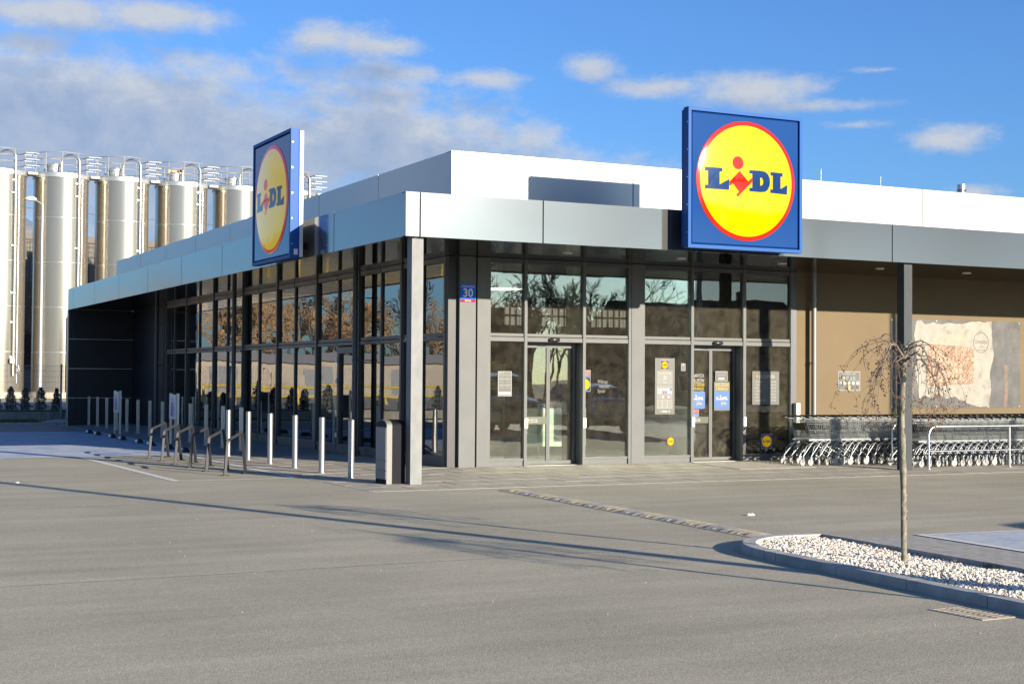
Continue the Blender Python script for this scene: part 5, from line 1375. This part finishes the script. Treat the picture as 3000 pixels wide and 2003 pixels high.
def thuja(seed, h, r):
    g_ = random.Random(seed); t = thing('thuja_shrub', '', 'shrub', group='row of small thujas behind the fence')
    b = MB(); b.tube([(0, 0, 0), (0, 0, h * .9)], [.02, .005], 6); b.build('stem', THT, t)
    b = MB()
    for k in range(2600):
        z = h * g_.uniform(.03, 1); s = z / h
        rad = r * (min(1, s * 6 + .35)) * (1 - s) ** .55 * (1 + .22 * math.sin(s * 23 + seed) + .1 * math.sin(3 * s + seed * 2)) + .012
        a = g_.uniform(0, 6.283); q = rad * g_.uniform(.45, 1.06) * (1 + .18 * math.sin(3 * a + seed + s * 5))
        p = Vector((q * math.cos(a), q * math.sin(a), z)); d = Vector((math.cos(a) * .5, math.sin(a) * .5, g_.uniform(.4, 1.2))).normalized() * g_.uniform(.02, .045); e = Vector((-math.sin(a + g_.gauss(0, .8)), math.cos(a + g_.gauss(0, .8)), 0)) * g_.uniform(.008, .016)
        b.add([p - e, p + e, p + d + e * .4, p + d - e * .5], [(0, 1, 2, 3)])
    b.build('foliage', THU, t); return t
protos = [thuja(1, .86, .23), thuja(2, .82, .20), thuja(3, .84, .22), thuja(4, .80, .18)]
for (x, p, lab) in zip((-1.12, -.64, -.12, .42), protos, ('leftmost whole small dark thuja behind the wire fence', 'second small dark thuja from the left behind the wire fence', 'third small dark thuja, just left of the fence post', 'rightmost slim thuja beside the dark wing wall')):
    p.location = (x, 33.0, .355); p['label'] = lab
rt = random.Random(8)
xs = [-1.62, -2.15, -3.4, -4.1, -4.75, -5.3, -6.1, -7.2, -8.3, -9.4, -10.8, -12.1, -13.5]
for i, x in enumerate(xs):
    o = copy_tree(protos[i % 4], (x, 33.0 + rt.uniform(-.1, .1), .355), rt.uniform(0, 6), 'thuja shrub left of the picture, ' + ordn(i) + ' in the row mirrored in the side windows'); o.scale = (1.15, 1.15, rt.uniform(.95, 1.3)) if i > 1 else (1, 1, .8)

# ------------------------------------------------------------------ silos
SIL = mat('silo_stainless', (.36, .32, .265), .18, metal=.74, var=.05, vscale=2, stretch=(1, 1, .1))
SILR = mat('silo_ring', (.52, .52, .50), .45, metal=.8); RAILW = mat('silo_guard_rail', (.33, .33, .32), .5, metal=.2); WELD = mat('silo_weld', (.75, .74, .72), .3, metal=.9); ORANGE = mat('orange_valve', (.75, .22, .02), .5)
def make_silo():
    t = thing('steel_silo', '', 'silo', group='row of steel silos behind the shop')
    b = MB(); b.lathe([(1.5, .7), (1.5, 12.65)], n=96); b.build('body', SIL, t)
    b = MB(); b.lathe([(1.62, 0), (1.62, .55), (1.55, .7), (1.5, .7)], n=64); b.build('plinth', mat('silo_plinth', (.52, .46, .36), .85, var=.1), t)
    for z in (2.9, 5.4, 7.9, 10.4):
        b = MB(); b.lathe([(1.501, 0), (1.507, .006), (1.507, .024), (1.501, .03)], (0, 0, z), 64); b.build('weld_band', WELD, t)
    b = MB(); b.lathe([(1.5, 12.651), (1.55, 12.66), (1.55, 12.90), (1.48, 12.95), (.0, 13.06)], n=64); b.build('roof_ring', SILR, t)
    b = MB(); b.lathe([(.36, 13.0), (.36, 13.36), (.42, 13.37), (.42, 13.50), (.30, 13.53), (.0, 13.55)], (-.45, -.15, 0), 28); b.build('hatch', SILR, t)
    b = MB()
    for z in (13.35, 13.70, 14.05): b.tube([(1.47 * math.cos(a * math.pi / 24), 1.47 * math.sin(a * math.pi / 24), z) for a in range(49)], .024 if z > 14 else .018, 6, caps=False)
    for k in range(10): a = 2 * math.pi * (k + .3) / 10; b.tube([(1.47 * math.cos(a), 1.47 * math.sin(a), 12.9), (1.47 * math.cos(a), 1.47 * math.sin(a), 14.05)], .020, 6)
    b.build('guard_rail', RAILW, t)
    d = Vector((.447, -.895, 0)); q = Vector((.2, -.98, 0)) * 0
    P = d * 1.64
    b = MB(); top = [P + Vector((0, 0, 1.6)), P + Vector((0, 0, 13.55))]
    end = Vector((-.12, -.75, 0)); c = (P + end) / 2; hw = (P - end) / 2
    for k in range(1, 12): a = math.pi * k / 12; top.append(c + hw * math.cos(a) + Vector((0, 0, 13.55 + .42 * math.sin(a))))
    top.append(end + Vector((0, 0, 13.55))); top.append(end + Vector((0, 0, 13.0))); b.tube(top, .055, 10); fp = b.build('fill_pipe', SILR, t)
    for z in (2.6, 4.5, 6.1, 8.7, 11.6, 12.3): b = MB(); b.lathe([(.056, 0), (.08, .0), (.08, .08), (.056, .08)], (P.x, P.y, z), 10); b.box(P.x - .18, P.y + .0, z, P.x - .06, P.y + .12, z + .06); b.build('pipe_clamp', WELD, fp)
    b = MB(); b.lathe([(.055, 0), (.10, .01), (.10, .09), (.055, .10)], (end.x, end.y, 13.05), 12); b.build('pipe_flange', SILR, fp)
    p2 = Vector((.60, -.80, 0)) * 1.57; b = MB(); b.tube([p2 + Vector((0, 0, 1.2)), p2 + Vector((0, 0, 12.4))], .03, 8); b.build('cable_pipe', WELD, t)
    b = MB(); b.box(.02, -1.585, 12.35, .16, -1.552, 12.85); b.build('name_plate', WELD, t)
    # catwalk to the next silo
    b = MB(); b.box(1.5, -.75, 12.78, 2.0, .2, 12.90)
    b.build('catwalk', mat('catwalk_cream', (.66, .62, .52), .5), t)
    for y in (-.75, .2):
        b = MB()
        for z in (13.25, 13.6, 13.95): b.box(1.36, y - .016, z, 2.08, y + .016, z + .035)
        b.build('catwalk_rail', RAILW, t)
    # frame and door at the foot
    f0 = Vector((.60, -.80, 0))
    return t
silo = make_silo()
sx = [(2.40, 64.95), (5.81, 65.04), (9.23, 65.12), (12.74, 65.45), (16.22, 65.64), (19.59, 65.95)]
for i, (x, y) in enumerate(sx):
    lab = ('tall steel silo cut by the left edge of the picture', 'tall steel silo behind the street lamp, second from the left', 'third steel silo from the left, nearest above the canopy end', 'fourth steel silo from the left, with an orange valve', 'fifth steel silo, left of the edge-on roof sign', 'last steel silo, only its top showing behind the roof sign')[i]
    if i == 0: silo.location = (x, y, 0); silo['label'] = lab; o = silo
    else: o = copy_tree(silo, (x, y, 0), 0, lab)
    if i == 3:
        b = MB(); b.box(-.85, -.2, 13.60, -.05, -.1, 13.70); b.box(-.85, -.2, 13.45, -.75, -.1, 13.60); b.box(-.15, -.2, 13.45, -.05, -.1, 13.75); b.build('orange_valve', ORANGE, o)
    if i == 5:
        b = MB(); b.tube([(.45, -.9, 13.0), (.45, -.9, 13.75)], .06, 8); b.box(.36, -.98, 13.68, .56, -.82, 13.82); b.box(.36, -.98, 13.25, .56, -.82, 13.36); b.build('orange_valve', ORANGE, o)
    if i == 1:
        b = MB(); b.box(.20, -1.78, .75, .32, -1.5, 4.9); b.box(2.0, -1.5, .75, 2.12, -1.1, 4.9); b.box(.32, -1.76, 4.78, 2.0, -1.3, 4.9); b.box(.32, -1.55, .8, 1.6, -1.50, 4.78); b.build('access_door', mat('silo_door', (.62, .60, .53), .6), o)
        f = Flat((.55, -1.56, 5.3), (1, 0, 0), (0, -1, 0)); b = MB(); f.rect(b, -.2, 0, .35, .75, 0, 1); f.text(b, 'SILOS', .07, .55, .17, .004, 0, sx=.8, align='CENTER'); f.text(b, '4', .07, .12, .42, .004, 0, sx=.9, align='CENTER')
        b.build('silo_number', [mat('faded_print', (.28, .24, .2), .6), mat('silo_plate', (.60, .56, .5), .5)], o)
    if i == 0:
        b = MB(); b.tube([(.9, -1.45, 2.0), (1.1, -1.55, 1.7), (1.0, -1.5, 2.2)], .03, 8); b.box(.55, -1.7, 2.3, .75, -1.5, 2.55); b.build('hose_coupling', SILR, o)

# warehouse behind the silos
CLAD = mat('grey_brown_cladding', (.105, .09, .08), .6, var=.08); LOUV = mat('louvre_beige', (.19, .145, .10), .7)
wh = thing('warehouse', 'dark ribbed warehouse showing between the steel silos', 'warehouse', (20, 82, 0), world=True)
dx, dy = 1.0, .24
def whp(s, off=0): return (2.0 + s, 79.8 + .24 * s + off)
b = MB(); A = whp(-2); B_ = whp(80)
b.add([(A[0], A[1], .3), (B_[0], B_[1], .3), (B_[0], B_[1], 10.7), (A[0], A[1], 10.7), (A[0], A[1] + 20, .3), (B_[0], B_[1] + 20, .3), (B_[0], B_[1] + 20, 10.9), (A[0], A[1] + 20, 10.9)], [(0, 1, 2, 3), (3, 2, 6, 7), (1, 5, 6, 2), (4, 0, 3, 7)]); b.build('wall', CLAD, wh)
b = MB()
for k in range(164):
    s = -2 + k * .5; p = whp(s, -.05); q = whp(s + .28, -.05); q2 = whp(s + .28, .02); p2 = whp(s, .02)
    b.add([(p2[0] - .04, p2[1], .3), (p[0], p[1], .3), (q[0], q[1], .3), (q2[0] + .04, q2[1], .3), (p2[0] - .04, p2[1], 10.6), (p[0], p[1], 10.6), (q[0], q[1], 10.6), (q2[0] + .04, q2[1], 10.6)], [(0, 1, 5, 4), (1, 2, 6, 5), (2, 3, 7, 6)])
o = b.build('cladding_ribs', CLAD, wh); o['kind'] = 'stuff'
b = MB(); p, q = whp(-2, -.15), whp(80, -.15); b.add([(p[0], p[1], 10.65), (q[0], q[1], 10.65), (q[0], q[1], 11.1), (p[0], p[1], 11.1), (p[0], p[1] + .4, 11.1), (q[0], q[1] + .4, 11.1)], [(0, 1, 2, 3), (3, 2, 5, 4)]); b.build('eaves_trim', CLAD, wh)
for k in range(26):
    b = MB(); p, q = whp(1.0, -.2), whp(9.0, -.2); z = 4.6 + k * .13; b.add([(p[0], p[1], z), (q[0], q[1], z), (q[0], q[1] + .12, z + .12), (p[0], p[1] + .12, z + .12), (p[0], p[1] + .1, z - .02), (q[0], q[1] + .1, z - .02)], [(0, 1, 2, 3), (4, 5, 1, 0)]); b.build('louvre_slat', LOUV, wh)
for s0 in (2.0, 5.6):
    b = MB(); p, q = whp(s0, -.22), whp(s0 + 2.8, -.22); b.add([(p[0], p[1], 2.0), (q[0], q[1], 2.0), (q[0], q[1], 4.4), (p[0], p[1], 4.4)], [(0, 1, 2, 3)]); b.build('dark_window', mat('window_black', (.012, .013, .02), .2), wh)
# corrugated dome beyond
dm = mat('dome_sheet', (.55, .56, .55), .35, metal=.8, var=.1)
t = thing('domed_tank', 'pale corrugated dome just visible between the first two silos', 'tank', (10.2, 96, 0))
b = MB()
for k in range(9):
    a0, a1 = math.pi / 2 * k / 9, math.pi / 2 * (k + 1) / 9; o_ = .04 if k % 2 else 0
    b.lathe([(3.4 * math.cos(a0) + o_, 11.0 + 3.6 * math.sin(a0)), (3.4 * math.cos(a1) + o_, 11.0 + 3.6 * math.sin(a1))], n=40)
b.lathe([(3.4, 0), (3.4, 11)], n=40); b.build('shell', dm, t); t.location = (6.9, 93, -1.2)
b = MB(); b.tube([(0, 0, 14.5), (0, 0, 17.0)], [.05, .02], 6); b.build('mast', dm, t)
# street lamp
t = thing('street_lamp', 'grey street lamp with rounded head in front of the second silo', 'street lamp', (3.76, 58.3, .3))
b = MB(); b.tube([(0, 0, 0), (0, 0, 5), (0, 0, 10.2)], [.11, .085, .06], 12); b.build('post', LAMPM, t)
b = MB(); b.tube([(0, 0, 10.1), (-.1, .05, 10.25), (-.38, .18, 10.42)], .04, 8); b.build('arm', LAMPM, t)
b = MB(); b.lathe([(.0, .16), (.12, .14), (.2, .06), (.22, 0), (.17, -.09), (.0, -.12)], (0, 0, 0), 20); o = b.build('lamp_head', mat('lamp_shell', (.5, .5, .47), .4), t); o.location = (-.55, .26, 10.45); o.scale = (1.5, 1, .9)
# overhead wires far off
t = thing('power_line', 'faint overhead wires strung far behind the silos', 'wires', (20, 140, 0), world=True)
for z in (14.5, 16.0, 17.2, 20.0):
    b = MB(); b.tube([(-20 + 8 * k, 140 + 2 * k, z + .0035 * (8 * k - 60) ** 2 * .1) for k in range(16)], .018, 4); b.build('wire', JOINT, t)
# ------------------------------------------------------------------ what the windows mirror: trees, houses, cars round the car park
TB = mat('tree_bark', (.10, .075, .055), .9, var=.3); TT = mat('brown_twigs', (.50, .32, .17), .9, var=.4, vscale=.6)
TT2 = mat('grey_twigs', (.085, .065, .055), .9, var=.4, vscale=.6)
def bare_tree(seed, h, m, dense):
    g_ = random.Random(seed); t = thing('bare_tree', '', 'tree')
    tr, cr = MB(), MB()
    def grow(p, d, ln, r, lev):
        q = p + d * ln
        (tr if lev < 2 else cr).tube([p, (p + q) / 2 + Vector((g_.gauss(0, .03), g_.gauss(0, .03), 0)) * ln, q], [r, r * .82, r * .62], 5 if lev < 2 else 3, caps=False)
        if lev >= 5: return
        for k in range(g_.randint(2, 3) + (dense if lev > 1 else 0)):
            v = (d + Vector((g_.gauss(0, .5), g_.gauss(0, .5), g_.gauss(.15, .3)))).normalized(); grow(q if k < 2 else p + d * ln * g_.uniform(.4, .9), v, ln * g_.uniform(.6, .82), max(.028 if dense else .02, r * .6), lev + 1)
    grow(Vector((0, 0, 0)), Vector((0, 0, 1)), h * .27, h * .018, 0)
    tr.build('trunk', TB, t); o = cr.build('crown', m, t); return t
pr = [bare_tree(3, 9.0, TT, 1), bare_tree(8, 8.4, TT, 1), bare_tree(12, 9.5, TT2, 0), bare_tree(17, 8.8, TT2, 0), bare_tree(23, 8.6, TT2, 1)]
rt = random.Random(31)
def plant(k, x, y, s, lab, grp):
    o = pr[k]
    if o.get('group') is None and not o.get('_used'): o['_used'] = 1
    else: o = copy_tree(pr[k])
    o.location = (x, y, .3 if y > 0 else 0); o.scale = (s, s, s * rt.uniform(.9, 1.1)); o.rotation_euler = (0, 0, rt.uniform(0, 6.28)); o['label'] = lab; o['group'] = grp
for i in range(60):
    row = i % 3
    plant((0, 1, 0, 1, 4)[i % 5], -17.5 - i * .8 + rt.uniform(-.5, .5), (89, 97, 105)[row] + rt.uniform(-2, 2), rt.uniform(.9, 1.1) * (.85, 1.1, 1.3)[row], 'bare brown tree in the far row mirrored in the side windows', 'trees mirrored in the side windows')
for i in range(34):
    x = 22 + i * .74 if i < 30 else 45 + (i - 30) * 6
    plant((2, 3, 4)[i % 3], x + rt.uniform(-.6, .6), rt.uniform(-68, -48), rt.uniform(.9, 1.12) if i < 30 else rt.uniform(.55, .75), 'bare tree beyond the car park, mirrored in the entrance glass', 'trees mirrored in the entrance glass')

# long pale shed, yellow railing
t = thing('pale_shed', 'long low pale shed mirrored in the side windows', 'shed', (-35, 82, .36), world=True)
b = MB(); b.box(-75, 80, .36, -9, 88, 2.7); b.build('wall', mat('shed_cream', (.52, .44, .36), .85, var=.12, vscale=.4), t)
b = MB(); b.add([(-75.5, 79.7, 2.7), (-8.5, 79.7, 2.7), (-8.5, 84, 3.4), (-75.5, 84, 3.4), (-75.5, 88.3, 2.7), (-8.5, 88.3, 2.7)], [(0, 1, 2, 3), (3, 2, 5, 4)]); b.build('roof', mat('shed_roof', (.55, .52, .50), .6), t)
for k in range(9):
    b = MB(); b.box(-72 + k * 7, 79.95, .5, -70 + k * 7, 79.999, 2.3); b.build('shed_door', mat('shed_door_grey', (.3, .3, .32), .6), t)
YR = mat('yellow_railing_paint', (.72, .50, .05), .5)
t = thing('yellow_railing', 'yellow tubular railing mirrored in the side windows', 'railing', (-20, 45, .36), world=True)
for z in (.75, 1.2): b = MB(); b.tube([(-45, 45, z), (-4.5, 45, z)], .06, 8); b.build('rail', YR, t)
for k in range(28): b = MB(); b.tube([(-45 + k * 1.5, 45, .36), (-45 + k * 1.5, 45, 1.2)], .05, 8); b.build('rail_post', YR, t)

# houses opposite the entrance
HW = [mat('house_tan', (.36, .27, .18), .9, var=.08), mat('house_brick', (.22, .12, .085), .9, var=.15, vscale=6), mat('house_cream', (.46, .40, .30), .9, var=.08)]
HR = mat('house_roof', (.12, .07, .055), .8, var=.2); HG = mat('house_window', (.03, .035, .04), .1); HF = mat('house_frame', (.6, .6, .58), .5)
def house(x, y, w, d, h, m, lab):
    t = thing('house', lab, 'house', (x, y, 0), group='houses mirrored in the entrance glass')
    b = MB(); b.box(-w / 2, -d / 2, 0, w / 2, d / 2, h); b.build('wall', m, t)
    b = MB(); b.prism([(-d / 2 - .4, h), (d / 2 + .4, h), (0, h + d * .28)], -w / 2 - .4, w / 2 + .4, plane='yz'); rf = b.build('roof', HR, t)
    b = MB(); b.box(w * .2, -.4, h + d * .1, w * .2 + .7, .4, h + d * .36); b.build('chimney', m, rf)
    n = int(w / 2.4)
    for fl in range(int(h / 2.8)):
        for k in range(n):
            cx = -w / 2 + (k + .5) * w / n; z = .9 + fl * 2.8
            b = MB(); b.box(cx - .6, d / 2 - .04, z, cx + .6, d / 2 + .03, z + 1.4); wn = b.build('window', HF, t)
            b = MB(); b.box(cx - .52, d / 2 + .031, z + .08, cx + .52, d / 2 + .036, z + 1.32); b.build('pane', HG, wn)
house(66, -84, 18, 11, 5.6, HW[0], 'tan two storey house across the car park, right of the brick one'); house(47, -98, 13, 10, 5.6, HW[1], 'brick house across the car park behind the bare trees'); house(92, -88, 15, 10, 5.8, HW[2], 'cream house farthest along the far side of the car park')

# parked cars
def car_paint(n, c): return mat(n, c, .25, metal=.3, coat=1.0)
CGL = mat('car_glass', (.012, .014, .016), .05); TYRE = mat('car_tyre', (.02, .02, .02), .8); RIM = mat('car_rim', (.5, .5, .5), .3, metal=.9); TL = mat('tail_light', (.45, .01, .01), .2); HLT = mat('head_light', (.7, .72, .75), .1); CBLK = mat('car_black_trim', (.02, .02, .02), .6); PLATE = mat('number_plate', (.7, .7, .7), .5)
def car(lab, loc, rz, paint, suv=False):
    t = thing('parked_car', lab, 'car', loc, rz, group='cars parked beside the picture')
    k = 1.12 if suv else 1.0
    # x: rear to front ; (x, z_low, w_low, z_mid, w_mid, z_belt, w_belt, z_roof, w_roof)
    S = [(-2.2, .42, .70, .60, .78, .90, .72, .92, .60), (-2.1, .28, .80, .58, .86, .98, .80, 1.00, .66), (-1.75, .22, .84, .56, .90, 1.00, .84, 1.06, .64), (-1.25, .2, .86, .55, .91, .98, .86, 1.36, .56), (-.7, .2, .87, .55, .92, .97, .87, 1.45, .56), (0, .2, .87, .55, .92, .96, .87, 1.47, .57), (.5, .2, .87, .55, .92, .95, .87, 1.40, .57), (.95, .2, .87, .55, .92, .94, .86, 1.14, .60), (1.25, .2, .87, .55, .91, .92, .84, .96, .62), (1.8, .24, .84, .55, .88, .84, .78, .87, .60), (2.15, .3, .74, .52, .80, .72, .70, .75, .55), (2.25, .42, .60, .52, .66, .62, .58, .64, .45)]
    if suv: S = [(x - (.0 if x > -1.2 else .05), zl * 1.2, wl, zm * 1.15, wm, zb * 1.16, wb, (zr * 1.18 if x > -1.9 and x < 1 else zr * 1.16), wr) for (x, zl, wl, zm, wm, zb, wb, zr, wr) in S]; S[2] = S[2][:7] + (1.58, .60)
    b = MB(); vs = []
    for (x, zl, wl, zm, wm, zb, wb, zr, wr) in S:
        vs += [(x, -wl, zl), (x, -wm, zm), (x, -wb, zb), (x, -wr, zr), (x, 0, zr + .03), (x, wr, zr), (x, wb, zb), (x, wm, zm), (x, wl, zl)]
    n = 9
    for i in range(len(S) - 1):
        gh = (S[i][7] - S[i][5] > .05 or S[i + 1][7] - S[i + 1][5] > .05)
        for j in range(n - 1):
            mi = 1 if gh and j in (2, 5) else 0
            if j in (3, 4) and ((S[i][7] < S[i + 1][7] - .12) or (S[i + 1][7] < S[i][7] - .12)): mi = 1
            b.add([vs[i * n + j], vs[i * n + j + 1], vs[(i + 1) * n + j + 1], vs[(i + 1) * n + j]], [(0, 3, 2, 1)], mi, False)
        b.add([vs[i * n], vs[i * n + 8], vs[(i + 1) * n + 8], vs[(i + 1) * n]], [(0, 1, 2, 3)], 2)
    b.add(vs[:n], [tuple(range(n))], 0); b.add(vs[-n:], [tuple(range(n - 1, -1, -1))], 0)
    b.build('body', [paint, CGL, CBLK], t)
    for (x, y) in ((-1.35, .84), (-1.35, -.84), (1.38, .84), (1.38, -.84)):
        r_ = .33 * k; sg = 1 if y > 0 else -1
        b = MB(); b.lathe([(r_ * .66, -.1), (r_, -.09), (r_, .09), (r_ * .66, .1)], (x, y, r_), 24, axis='y'); w_ = b.build('wheel', TYRE, t)
        b = MB(); b.lathe([(0, .09 * sg), (r_ * .66, .095 * sg)], (x, y, r_), 24, axis='y'); b.build('rim', RIM, w_)
    for sg in (-1, 1):
        b = MB(); b.box(-2.17, sg * .62 - .13, .72 * k, -2.08, sg * .62 + .13, .86 * k); b.build('tail_light', TL, t)
        b = MB(); b.box(2.05, sg * .58 - .14, .60 * k, 2.17, sg * .58 + .14, .70 * k); b.build('headlight', HLT, t)
        b = MB(); b.box(.68, sg * .93 - .08, .95 * k, .80, sg * .93 + .08, 1.06 * k); b.build('mirror', paint, t)
    b = MB(); b.box(-2.225, -.26, .60 * k, -2.20, .26, .71 * k); b.build('number_plate', PLATE, t)
car('silver saloon car parked with its rear to the entrance, mirrored in the glass', (13.9, -13.2, 0), -math.pi / 2, car_paint('car_silver', (.50, .52, .56)))
car('dark off-road car parked nose to the entrance, mirrored in the left panes', (11.1, -13.6, 0), math.pi / 2 + .05, car_paint('car_dark', (.03, .035, .05)), True)
car('grey car parked just right of the blue bay, out of the picture', (6.6, -14.6, 0), -math.pi / 2, car_paint('car_grey', (.2, .2, .21)))

# ------------------------------------------------------------------ inside the shop
t = thing('pendant_lamp', 'large round drum lamp hanging behind the upper left entrance panes', 'lamp', (4.55, 6.2, 3.42))
b = MB(); b.lathe([(.55, 0), (.55, .24), (.54, .24), (.54, 0)], n=40); b.build('drum_shade', mat('lamp_drum', (.42, .42, .34), .7), t)
b = MB(); b.lathe([(.0, .012), (.538, .012)], n=40); b.build('diffuser', mat('lamp_diffuser', (.8, .78, .65), .5, emit=((1, .93, .72), 1.1)), t)
b = MB(); b.tube([(0, 0, .24), (0, 0, 1.44)], .01, 6); b.build('cord', JOINT, t)
SHF = mat('shelf_white', (.5, .5, .48), .5)
def shelf_unit(x, y, n, lab, seed):
    g_ = random.Random(seed); t = thing('shelf_unit', lab, 'shelf', (x, y, .06))
    b = MB(); b.box(-.03, 0, 0, .03, n, 1.9); b.build('back_panel', SHF, t)
    for k in range(5):
        for sg in (-1, 1):
            b = MB(); b.box(sg * .03, 0, .1 + k * .4, sg * .45, n, .13 + k * .4); b.build('shelf', SHF, t)
    cols = [mat('goods_%s' % q, c, .5) for q, c in (('red', (.4, .03, .03)), ('green', (.05, .2, .06)), ('yellow', (.55, .4, .05)), ('white', (.6, .6, .58)), ('blue', (.04, .1, .35)))]
    for k in range(5):
        b = MB(); yy = .02
        while yy < n - .3:
            w = g_.uniform(.15, .4); h = g_.uniform(.15, .32); ci = g_.randrange(5); b.cbox(-.42, yy, .131 + k * .4, -.06, yy + w - .02, .131 + k * .4 + h, .01, ci); yy += w
        o = b.build('packed_goods', cols, t); o['kind'] = 'stuff'
shelf_unit(7.6, 12, 5, 'white shop shelf with packed goods inside the shop, left one', 1); shelf_unit(10.6, 13, 5, 'white shop shelf with packed goods inside the shop, right one', 2); shelf_unit(14.2, 14, 5, 'white shop shelf with packed goods deep inside the shop', 3)
t = thing('entrance_barrier', 'white entrance barrier panels just inside the left door', 'barrier', (4.6, 5.4, .06))
for k in range(3):
    b = MB(); b.cbox(k * .55, 0, .22, k * .55 + .48, .04, .98, .01); b.build('panel', mat('barrier_white', (.66, .68, .64), .5), t)
    b = MB(); b.tube([(k * .55 - .035, .02, 0), (k * .55 - .035, .02, 1.05)], .022, 10); b.build('post', RAILM, t)
